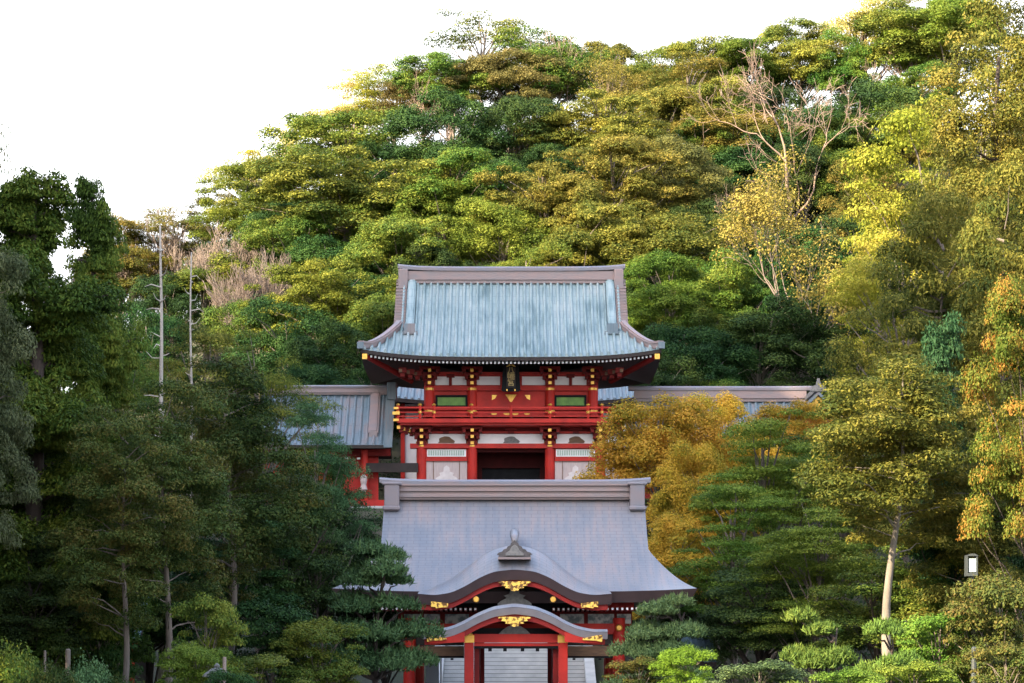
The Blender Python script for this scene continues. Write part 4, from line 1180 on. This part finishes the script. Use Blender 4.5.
# --- summit and skyline, left to right
hill('feather0',215,200,70,9,'olive yellow tree low on the left skyline beside the bare thicket',group=HG,leaf='olive')
hill('feather1',252,158,80,11,'yellow green tree on the lower left skyline',group=HG,leaf='yellow')
hill('sparse0',292,118,64,12,'pale thin leaved tree sticking up from the left skyline',group=HG,leaf='pale')
hill('feather0',345,84,86,11,'pale yellow tree halfway up the left skyline',group=HG,leaf='pale')
hill('feather1',395,72,80,11,'light yellow tree on the skyline just below the summit pine',group=HG,leaf='yellow')
hill('layered1',425,64,80,11,'olive tree on the skyline touching the summit pine from the left',group=HG,leaf='olive')
hill('hillpine0',482,18,104,13,'tall see-through pine crowning the left summit',group=HG)
hill('hillpine1',535,34,80,12,'second see-through pine right of the tallest summit pine',group=HG,leaf='green')
hill('bare0',585,20,110,15,'tall half bare tree with pale twigs on the summit skyline',group=HG)
hill('layered2',602,40,90,11,'olive crown at the foot of the half bare summit tree',group=HG,leaf='olive')
hill('bare1',655,50,46,11,'small reddish bare tree in the dip of the skyline',group=HG)
hill('dome1',632,62,70,10,'dark green crown left of the small reddish bare tree on the skyline',group=HG,leaf='green')
hill('dome2',690,40,90,11,'dark domed tree on the middle skyline',group=HG,leaf='green')
hill('layered3',745,34,90,11,'green layered tree on the skyline behind the big bare tree',group=HG,leaf='green')
hill('layered0',800,28,90,11,'olive layered tree on the skyline right of the big bare tree',group=HG,leaf='olive')
hill('dome0',842,40,70,11,'dark tree on the skyline below the pale corner tree',group=HG,leaf='green')
hill('feather0',866,-14,110,15,'pale yellow tree reaching out of the picture at the upper right skyline',group=HG,leaf='pale')
hill('bare2',900,-4,80,15,'bare twiggy tree rising past the upper right edge of the sky',group=HG)
hill('layered1',915,6,100,14,'olive tree below the bare twigs at the upper right corner',group=HG,leaf='olive')
# --- upper slope
hill('dome0',352,112,150,13,'broad brown green dome high on the left shoulder of the hill',group=HG,leaf='green')
hill('dome1',455,104,120,13,'dark green dome below the summit pine',group=HG,leaf='dark')
hill('dome2',515,96,100,12,'dark green dome below the second summit pine',group=HG,leaf='dark')
hill('layered3',600,96,120,13,'olive layered crown below the half bare summit tree',group=HG,leaf='olive')
hill('layered1',665,84,100,12,'yellow olive crown below the small reddish bare tree',group=HG,leaf='olive')
hill('layered2',722,76,100,12,'olive layered crown left of the big bare tree',group=HG,leaf='olive')
hill('bare0',776,58,230,19,'big spreading bare tree with pinkish branches in the middle of the slope',group=HG)
hill('dome1',858,86,120,13,'dark green dome right of the big bare tree',group=HG,leaf='dark')
hill('bare1',893,58,90,11,'reddish brown bare tree above the dark green dome on the right',group=HG)
hill('layered0',905,110,80,11,'olive crown between the dark dome and the yellow green trees on the right',group=HG,leaf='olive')
hill('dome2',806,150,90,11,'dark crown seen through the branches of the big bare tree',group=HG,leaf='dark')
# --- middle slope
hill('layered0',262,172,110,12,'yellow green layered tree at the left end of the slope',group=HG,leaf='olive')
hill('layered1',345,160,170,14,'widest layered crown with bright flat pads on the left slope',group=HG,leaf='olive')
hill('layered2',452,156,120,13,'green layered crown above the left end of the gate roof',group=HG,leaf='green')
hill('layered3',545,162,120,14,'yellow green layered crown above the middle of the gate roof',group=HG,leaf='olive')
hill('layered0',618,150,130,14,'large olive layered crown above the right end of the gate roof',group=HG,leaf='olive')
hill('layered1',672,140,100,13,'olive crown left of the small bare tree on the right slope',group=HG,leaf='olive')
hill('bare2',736,176,110,14,'small pinkish bare tree below the big bare tree',group=HG)
hill('sparse1',820,176,150,20,'golden thin leaved tree with tall pale trunks above the right corridor',group=HG,leaf='goldmute')
hill('dome0',875,166,84,12,'brown olive dome right of the golden thin leaved tree',group=HG,leaf='olive')
hill('layered2',300,208,110,12,'green layered crown behind the bare thicket',group=HG,leaf='green')
hill('layered3',400,212,120,12,'green layered crown left of the gate ridge',group=HG,leaf='green')
hill('dome1',498,200,90,12,'dark crown just above the gate ridge',group=HG,leaf='green')
hill('layered2',580,208,110,12,'olive pads hanging just over the gate ridge',group=HG,leaf='olive')
hill('layered1',655,215,120,12,'bright olive crown at the right end of the gate ridge',group=HG,leaf='olive')
# --- thicket on the left shoulder
hill('barebush0',160,206,130,13,'pinkish bare thicket behind the dead snag at left',group=HG)
hill('barebush1',222,218,130,13,'grey bare thicket leaning right above the left pines',group=HG)
hill('barebush0',268,244,110,12,'low bare thicket at the foot of the left slope',group=HG)
hill('layered0',120,225,90,9,'olive crown behind the left cedar and the thicket',group=HG,leaf='olive')
hill('dome2',205,262,100,10,'dull green crown showing through the bare thicket',group=HG,leaf='green')
# --- lower slope, in the shade
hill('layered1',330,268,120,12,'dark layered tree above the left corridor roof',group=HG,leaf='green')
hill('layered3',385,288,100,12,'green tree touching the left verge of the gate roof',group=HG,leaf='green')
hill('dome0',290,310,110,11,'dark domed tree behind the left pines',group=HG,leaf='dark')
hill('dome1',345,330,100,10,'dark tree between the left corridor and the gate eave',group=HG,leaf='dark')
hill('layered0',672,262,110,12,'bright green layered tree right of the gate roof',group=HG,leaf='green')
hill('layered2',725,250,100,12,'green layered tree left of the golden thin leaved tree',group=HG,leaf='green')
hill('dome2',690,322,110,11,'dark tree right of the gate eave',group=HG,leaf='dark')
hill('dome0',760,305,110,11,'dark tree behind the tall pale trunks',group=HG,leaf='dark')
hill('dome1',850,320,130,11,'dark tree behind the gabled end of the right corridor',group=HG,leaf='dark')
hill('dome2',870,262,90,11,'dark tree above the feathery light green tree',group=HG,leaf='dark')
hill('dome1',770,235,80,11,'dark green crown behind the golden tree trunks',group=HG,leaf='dark')
# --- right bank, far to near
at('feather0',935,118,200,168,'bright yellow green tree high on the right bank',leaf='yellow')
at('feather1',900,240,150,156,'feathery light green tree above the gabled end of the corridor',leaf='yellow')
at('feather0',985,60,150,160,'yellow green tree behind the dark conical cedar at the upper right',leaf='olive')
at('bigcedar',1003,-14,170,126,'tall olive cedar at the top right corner',leaf='olive')
at('cypress0',950,215,170,112,'bronze cypress on the right bank under the yellow green trees',leaf='olive')
at('cypress1',1010,190,150,106,'bronze cypress behind the orange leaved camphor',leaf='olive')
at('cypress2',905,318,150,108,'olive bronze cypress behind the pale trunked cypress',leaf='olive')
at('juniper',943,335,50,92,'slender blue green juniper in front of the bronze cypresses')
at('palecypress',890,372,200,86,'olive cypress with a straight pale trunk at right',leaf='olive')
at('cypress1',975,420,150,90,'olive cypress right of the pale trunked one',leaf='olive')
at('orange',1034,290,150,80,'orange tipped camphor at the right edge')
at('camphor0',658,398,150,128,'golden camphor with several trunks beside the pavilion roof',leaf='gold')
at('camphor1',725,404,116,131,'golden camphor right of the largest golden one',leaf='gold')
at('camphor0',788,402,100,140,'small orange gold camphor below the right corridor',leaf='gold')
at('camphor1',672,522,110,114,'low golden tree at the right edge of the pavilion roof',leaf='gold')
at('maple0',770,415,170,114,'soft green layered tree right of the golden camphors')
at('maple1',735,490,150,106,'soft green layered tree beside the right eave of the pavilion')
at('maple2',846,420,130,120,'soft green layered tree left of the pale trunked cypress')
at('maple0',815,500,150,98,'dark green layered tree under the pale trunked cypress',leaf='maple')
at('darktree0',760,560,150,100,'dark evergreen behind the pruned pine at lower right')
at('darktree1',880,560,170,94,'dark evergreen behind the straight pale trunk',leaf='green')
at('darktree2',955,520,150,92,'dark evergreen below the slender juniper',leaf='green')
at('darktree0',1010,480,140,96,'dark evergreen behind the lantern box at right')
at('darktree1',690,585,110,107,'dark evergreen behind the small grey roof')
at('darktree2',640,560,90,118,'dark evergreen seen past the right eave of the pavilion')
at('prunedpine1',662,603,116,88,'blue green pruned pine right of the pavilion')
at('bushy',684,640,70,80,'fresh bright green bush in front of the right pruned pine',cat='bush',leaf='fresh')
at('bushy',640,652,70,82,'dark mottled bush at the foot of the right red column',cat='bush',leaf='brown')
at('litpine0',815,619,104,62,'light green pruned pine at the bottom right')
at('litpine1',885,632,84,60,'smaller light green pruned pine under the pale trunk')
at('bushy',1000,560,120,70,'tall brownish bush at the lower right edge',cat='bush',leaf='brown')
at('bushy',940,600,110,72,'green bush beside the dark post at lower right',cat='bush',leaf='maple')
at('bushy',1008,636,90,60,'rusty bush in the bottom right corner',cat='bush',leaf='brown')
at('bushy',760,655,110,66,'dark green bush left of the light green pruned pine',cat='bush',leaf='pine')
at('bushy',850,662,80,56,'light green bush between the two light pruned pines',cat='bush',leaf='maple')
at('bushy',915,655,90,58,'soft green bush right of the light pruned pines',cat='bush',leaf='maple')
# --- left grove, far to near
at('blackpine0',262,338,150,108,'green pine with layered crown left of the corridor roof',leaf='green')
at('blackpine1',200,335,150,114,'olive pine behind the dead snag',leaf='olive')
at('blackpine0',120,330,140,112,'dark pine between the left cedar and the snag',leaf='green')
at('blackpine1',318,415,110,102,'dark pine overhanging the left corridor roof')
at('darktree0',345,492,110,105,'dark evergreen left of the pavilion roof')
at('darktree1',285,470,150,100,'dark evergreen behind the bronze cypresses')
at('darktree2',70,420,170,96,'dark evergreen behind the left cedar trunk')
at('darktree0',10,330,140,98,'dark evergreen at the far left edge')
at('darktree1',385,540,90,112,'dark evergreen just behind the left pavilion eave')
at('darktree2',225,520,160,96,'dark evergreen filling the shade between the left trunks')
at('darktree0',150,540,170,98,'dark evergreen behind the pale slanting trunk')
at('snag',161,240,46,100,'tall dead snag with a bare white trunk')
at('snag',191,266,30,103,'thinner dead snag right of the tall one')
at('cedar0',34,184,255,80,'massive dark cedar with a thick trunk at left')
at('cedar1',92,196,150,90,'dark cedar leaning into the sky right of the massive one')
at('cypress0',232,372,160,86,'olive bronze cypress in the middle of the left grove',leaf='brown')
at('cypress1',168,398,150,76,'bronze cypress with a pale slanting trunk',leaf='brown')
at('cypress2',122,420,130,72,'bronze cypress with a straight grey trunk',leaf='brown')
at('cypress0',-24,222,120,70,'grey green leafy tree at the left edge of the picture',leaf='grey',cat='tree')
at('sparse0',-30,38,110,84,'bare topped tree poking into the sky at the left edge',leaf='orange')
at('prunedpine0',376,547,128,88,'cloud pruned pine in front of the left pavilion eave')
at('darktree1',30,540,130,78,'low evergreen behind the clipped hedge bushes')
at('bushy',208,585,80,70,'fresh green bush between the left trunks',cat='bush',leaf='green')
at('bushy',100,580,90,80,'dark green bush left of the straight grey trunk',cat='bush',leaf='dark')
at('bushy',270,590,120,84,'dark green bush behind the stone lantern',cat='bush',leaf='dark')
at('bushy',320,610,100,82,'mid green bush left of the cloud pruned pine',cat='bush',leaf='green')
at('bushy',255,648,110,72,'mossy low bush right of the stone lantern',cat='bush',leaf='green')
at('bushy',195,636,80,66,'grey leaved bush left of the stone lantern',cat='bush',leaf='maple')
HB='clipped bushes along the lower left corner'
at('shrub0',8,640,96,52,'clipped green bush in the bottom left corner',cat='bush',group=HB,leaf='green')
at('shrub1',46,650,70,51,'clipped bronze bush second from the bottom left corner',cat='bush',group=HB,leaf='brown')
at('shrub0',84,656,64,52,'clipped green bush third from the bottom left corner',cat='bush',group=HB,leaf='pine')
at('shrub1',128,665,60,52,'clipped bronze bush beside the straight grey trunk',cat='bush',group=HB,leaf='brown')

at('darktree0',700,470,120,136,'dark evergreen behind the trunks of the golden camphors')
at('darktree2',640,500,90,139,'dark evergreen just right of the gate stairs')
at('darktree1',800,440,120,138,'dark evergreen in front of the right corridor wall')
at('maple2',868,416,110,134,'olive layered tree below the gabled end of the corridor',leaf='olive')
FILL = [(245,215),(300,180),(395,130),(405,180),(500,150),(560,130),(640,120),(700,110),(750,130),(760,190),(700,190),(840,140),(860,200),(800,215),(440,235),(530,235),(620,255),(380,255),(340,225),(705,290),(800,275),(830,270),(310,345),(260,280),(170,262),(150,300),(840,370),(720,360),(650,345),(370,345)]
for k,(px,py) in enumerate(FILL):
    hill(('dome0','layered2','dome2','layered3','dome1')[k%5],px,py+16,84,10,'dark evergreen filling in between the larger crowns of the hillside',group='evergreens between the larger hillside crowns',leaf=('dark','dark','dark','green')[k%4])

hill('layered3',508,46,100,12,'olive crown filling the summit under the see-through pines',group=HG,leaf='olive')
hill('dome1',552,44,90,12,'green crown on the summit between the second pine and the half bare tree',group=HG,leaf='green')
hill('layered2',450,56,90,12,'green crown under the tallest summit pine',group=HG,leaf='green')
hill('barebush1',118,225,100,11,'bare thicket at the left end of the hill beside the cedars',group=HG)
hill('layered1',905,70,100,12,'olive crown below the pale corner tree on the right skyline',group=HG,leaf='green')
hill('layered3',955,-6,130,15,'green crown behind the tall cedar at the top right corner',group=HG,leaf='olive')
hill('feather1',175,215,80,10,'yellow green tree behind the bare thicket on the left skyline',group=HG,leaf='olive')

hill('dome2',770,92,100,11,'dark crown behind the top of the big bare tree',group=HG,leaf='dark')
hill('layered0',735,112,100,11,'olive crown behind the left branches of the big bare tree',group=HG,leaf='olive')
hill('dome0',795,118,100,11,'dark crown behind the trunk fork of the big bare tree',group=HG,leaf='dark')
hill('layered2',830,118,90,11,'green crown between the big bare tree and the dark green dome',group=HG,leaf='green')
hill('dome1',700,200,80,10,'dark crown behind the small pinkish bare tree',group=HG,leaf='dark')

hill('sparse0',610,60,90,13,'thin leaved olive tree below the right end of the summit',group=HG,leaf='goldmute')
hill('feather1',690,62,100,12,'pale olive tree left of the top of the big bare tree',group=HG,leaf='olive')
hill('feather0',560,118,90,11,'lighter olive tree between the dark domes below the summit',group=HG,leaf='olive')
hill('bare1',620,80,70,12,'grey bare tree sticking out between the olive crowns below the summit',group=HG)
hill('bare2',440,70,80,12,'pale bare tree among the leafy crowns left of the summit',group=HG)

at('camphor1',700,455,110,119,'golden camphor between the pavilion roof and the soft green trees',leaf='gold')
at('bushy',974,584,64,72,'olive bush hiding the foot of the lantern box',cat='bush',leaf='brown')
at('bushy',228,664,66,60,'low dark bush in front of the stone lantern',cat='bush',leaf='dark')

at('darktree2',322,462,80,106,'dark evergreen in front of the red wall of the left corridor')
# --- trees added on the unseen spur west of the precinct to keep the low sun off the buildings
for i in range(30):
    y = 22+i*4.2; x = -67-5*rngp.rand()-(4 if i%2 else 0)
    plant(('layered0','dome1','layered2','dome0')[i%4], x, y, 12+3*rngp.rand(), 5.2+rngp.rand(), 'unseen evergreen added on the left spur to block the sun', group='unseen sun blocking trees on the left spur', leaf=('green','olive')[i%2])
for i,(x,y,h) in enumerate(((-13,28,13),(-15,38,15),(-18.5,47,16),(-20,56,16),(-24,66,17),(-14,18,13),(-16.5,52,17),(-14.5,43,15),(-12.5,33,14),(-11,24,13),(-19,62,17))):
    plant(('darktree0','darktree1','darktree2')[i%3], x, y, h, 4.6, 'evergreen of the left grove standing just outside the view', group='grove trees left of the view')
# --- undergrowth on slopes
rng = np.random.RandomState(3)
n = 2600
yy = rng.uniform(147,262,n); xx = rng.uniform(-1,1,n)*(.235*yy+4)
keep = ~((np.abs(xx)<20)&(yy<166))
n2 = 1500
y2 = rng.uniform(60,150,n2); x2 = rng.uniform(-1,1,n2)*(.24*y2+3)
k2 = (np.abs(x2) > np.where(y2<112,7.8,5.0))&~((y2>144)&(np.abs(x2)<20))
xx = np.concatenate([xx[keep],x2[k2]]); yy = np.concatenate([yy[keep],y2[k2]])
C = np.stack([xx,yy,ground(xx,yy)+.15],1)
s = rng.uniform(.5,1.2,len(C)); Rr = np.stack([s,s,s*.7],1)
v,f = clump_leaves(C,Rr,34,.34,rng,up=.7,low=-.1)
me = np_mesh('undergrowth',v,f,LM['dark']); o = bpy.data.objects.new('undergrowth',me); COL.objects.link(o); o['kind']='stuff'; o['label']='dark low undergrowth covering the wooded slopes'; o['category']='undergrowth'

# ------------------------------------------------------------------ small things
t = thing('small_shrine', 'small red shrine with blue grey roof half hidden behind the left trunks', 'shrine', (X(108,92),92,0))
x0,x1 = X(76,92),X(142,92)
gable_roof(t, x0, x1, 94, 2.6, Z(598,94), Z(638,91.4), .2, M['roofblue'], (.2,.1,.5))
ridge_beam(t, x0, x1, 94, Z(599,94), Z(592,94), .05, M['roofblue'], M['coppertrim'], .4)
b = MB(); b.box(x0+.4,x1-.4,92.4,95.6,0,Z(640,92.4)); b.build('wall', M['dark'], t)
b = MB(); b.box(x0+.2,x1-.2,92.0,92.2,Z(650,92),Z(642,92)); b.build('tie_beam', M['red'], t)
for k in range(4):
    xx = x0+.4+k*(x1-x0-.8)/3; b = MB(); b.tube([(xx,92.1,0),(xx,92.1,Z(642,92))],.1,8); b.build('column', M['red'], t)
t = thing('outbuilding', 'small building with pale blue grey roof behind the right pruned pine', 'building', (X(700,100),100,0))
x0,x1 = X(676,100),X(716,100)
gable_roof(t, x0, x1, 102, 2.2, Z(634,102), Z(662,99.8), .2, M['roofblue'], (.2,.08,.5))
b = MB(); b.box(x0+.3,x1-.3,100.4,103.6,0,Z(664,100.4)); b.build('wall', M['darkred'], t)
t = thing('stone_lantern', 'weathered stone lantern among the bushes at lower left', 'lantern', (X(217,64),64,0))
zt = Z(664,64)
b = MB(); b.lathe((X(217,64),64,0),[(.34,0),(.34,.2),(.2,.3),(.14,.5),(.14,zt-.9),(.2,zt-.85),(.3,zt-.75)],12); b.build('shaft', M['stonedark'], t)
b = MB(); b.box(X(217,64)-.19,X(217,64)+.19,63.81,64.19,zt-.745,zt-.4); lb = b.build('fire_box', M['stonedark'], t)
b = MB(); b.box(X(217,64)-.09,X(217,64)+.09,63.79,63.807,zt-.68,zt-.46); b.build('opening_shade', M['black'], lb)  # black plate on the solid box, painting the shade of its hollow
b = MB(); b.lathe((X(217,64),64,0),[(.1,zt-.4),(.42,zt-.34),(.40,zt-.28),(.16,zt-.12),(.07,zt-.1),(.09,zt-.04),(.01,zt+.03)],6); b.build('cap', M['stonedark'], t)
t = thing('stake', 'slim grey stake beside the stone lantern', 'stake', (X(224,63.6),63.6,0))
b = MB(); b.tube([(X(224,63.6),63.6,0),(X(224.5,63.6),63.6,Z(657,63.6))],.05,8); b.build('stake', M['twiggrey'], t)
def post(px, y, pt, r, m, label, name='post'):
    o = MB(); o.tube([(X(px-1,y),y,-.2),(X(px,y),y,Z(pt,y)),(X(px,y),y,Z(pt,y)+r*.5)],[r,r,r*.5],10)
    q = o.build(name, M[m]); tag(q, label, 'post'); return q
post(68,56,650,.06,'bark','leaning pale wooden post behind the clipped bushes')
post(45,58,651,.03,'bark','thin reddish post left of the leaning pale post')
post(974,62,648,.07,'iron','dark post standing among the bushes at lower right')
# lantern box on a pole, right
t = thing('lamp_box', 'pale blue white lantern box on a dark pole among the right trees', 'lamp', (X(972,78),78,0))
y = 78
b = MB(); b.pbox(969,976.2,558.5,572,y-.12,y+.14); b.build('panes', M['glass'], t)
b = MB()
for q in (967.2,977): b.pbox(q-.8,q+.8,555,575,y-.16,y+.18)
b.pbox(966.4,977.8,573,576,y-.18,y+.2); b.prism([(X(966.5,y),Z(556.2,y)),(X(977.6,y),Z(556.2,y)),(X(974,y),Z(554,y)),(X(970,y),Z(554,y))],y-.19,y+.21)
b.build('frame', M['iron'], t)
b = MB(); b.tube([(X(972,y),y,0),(X(972,y),y,Z(576,y))],.06,8); b.build('pole', M['iron'], t)
# straw rope with paper streamers beside the left column
t = thing('paper_streamer_rope', 'straw rope with white paper streamers strung left of the pavilion', 'rope', (X(350,90),90,0))
b = MB(); pts = [P(px,651+4.5*math.sin(math.pi*(px-300)/104)*.5-(px-300)*.02,90+.05*(px-300)) for px in np.linspace(300,404,14)]
b.tube(pts,.028,6); b.build('rope', M['rope'], t)
for px,pl in ((303,8),(326,5),(345,6),(380,6),(390,8)):
    b = MB(); y = 90+.05*(px-300); c0 = P(px,653,y); zz_ = 0
    for k in range(4):
        dx = .05*(k%2)*2-.05+.05*k*.5; b.box(c0.x+dx-.055,c0.x+dx+.055,y-.012,y+.012+.004*k,c0.z-.08*(k+1)*pl/7,c0.z-.08*k*pl/7)
    b.build('paper_streamer', M['paper'], t)
t = thing('wooden_rack', 'small wooden frame tied with white papers left of the cloud pruned pine', 'rack', (X(312,84),84,0))
b = MB()
for px in (309,316): b.tube([(X(px,84),84,0),(X(px,84),84,Z(649,84))],.05,6)
b.tube([P(306,651,84),P(319,651,84)],.04,6); b.tube([P(307,664,84),P(318,664,84)],.04,6); b.build('frame', M['rope'], t)
b = MB()
rng = np.random.RandomState(8)
for k in range(12):
    c0 = P(305+rng.rand()*7,651+rng.rand()*9,83.9); b.box(c0.x-.05,c0.x+.05,83.86-.01*k*.3,83.9,c0.z-.09,c0.z)
b.build('tied_papers', M['paper'], t)

# loose pieces of one make become parts of their own
def split_parts(o, single):
    me = o.data; n = len(me.vertices); root = list(range(n))
    def find(a):
        while root[a] != a: root[a] = root[root[a]]; a = root[a]
        return a
    for e in me.edges:
        a, c = find(e.vertices[0]), find(e.vertices[1])
        if a != c: root[a] = c
    groups = {}
    for p in me.polygons: groups.setdefault(find(p.vertices[0]), []).append(tuple(p.vertices))
    if len(groups) < 2: o.name = single; return
    for fs in groups.values():
        ids = sorted({v for f in fs for v in f}); mp = {v:k for k,v in enumerate(ids)}
        m2 = bpy.data.meshes.new(single); m2.from_pydata([tuple(me.vertices[v].co) for v in ids], [], [tuple(mp[v] for v in f) for f in fs])
        m2.materials.append(me.materials[0])
        q = bpy.data.objects.new(single, m2); COL.objects.link(q); q.parent = o.parent; q.matrix_parent_inverse = o.matrix_parent_inverse.copy()
    bpy.data.objects.remove(o)
SINGLE = {'plaster_panels':'plaster_panel','gilt_studs':'gilt_stud','gilt_crests':'gilt_crest','gilt_band':'gilt_band','lower_beam':'lower_beam','beam_shoe':'beam_shoe','board_wall':'board_wall','tie_beams':'tie_beam','tie_beam':'tie_beam','pale_studs':'pale_stud','batten':'batten','tied_papers':'tied_paper','gilt_cap':'gilt_cap','gilt_fittings':'gilt_fitting','ridge_bands':'ridge_band','door_frame':'door_frame','panes':'pane'}
for o in [o for o in bpy.data.objects if o.type == 'MESH' and o.name.split('.')[0] in SINGLE]:
    split_parts(o, SINGLE[o.name.split('.')[0]])
print('objects', len(bpy.data.objects), 'verts', sum(len(m.vertices) for m in bpy.data.meshes))
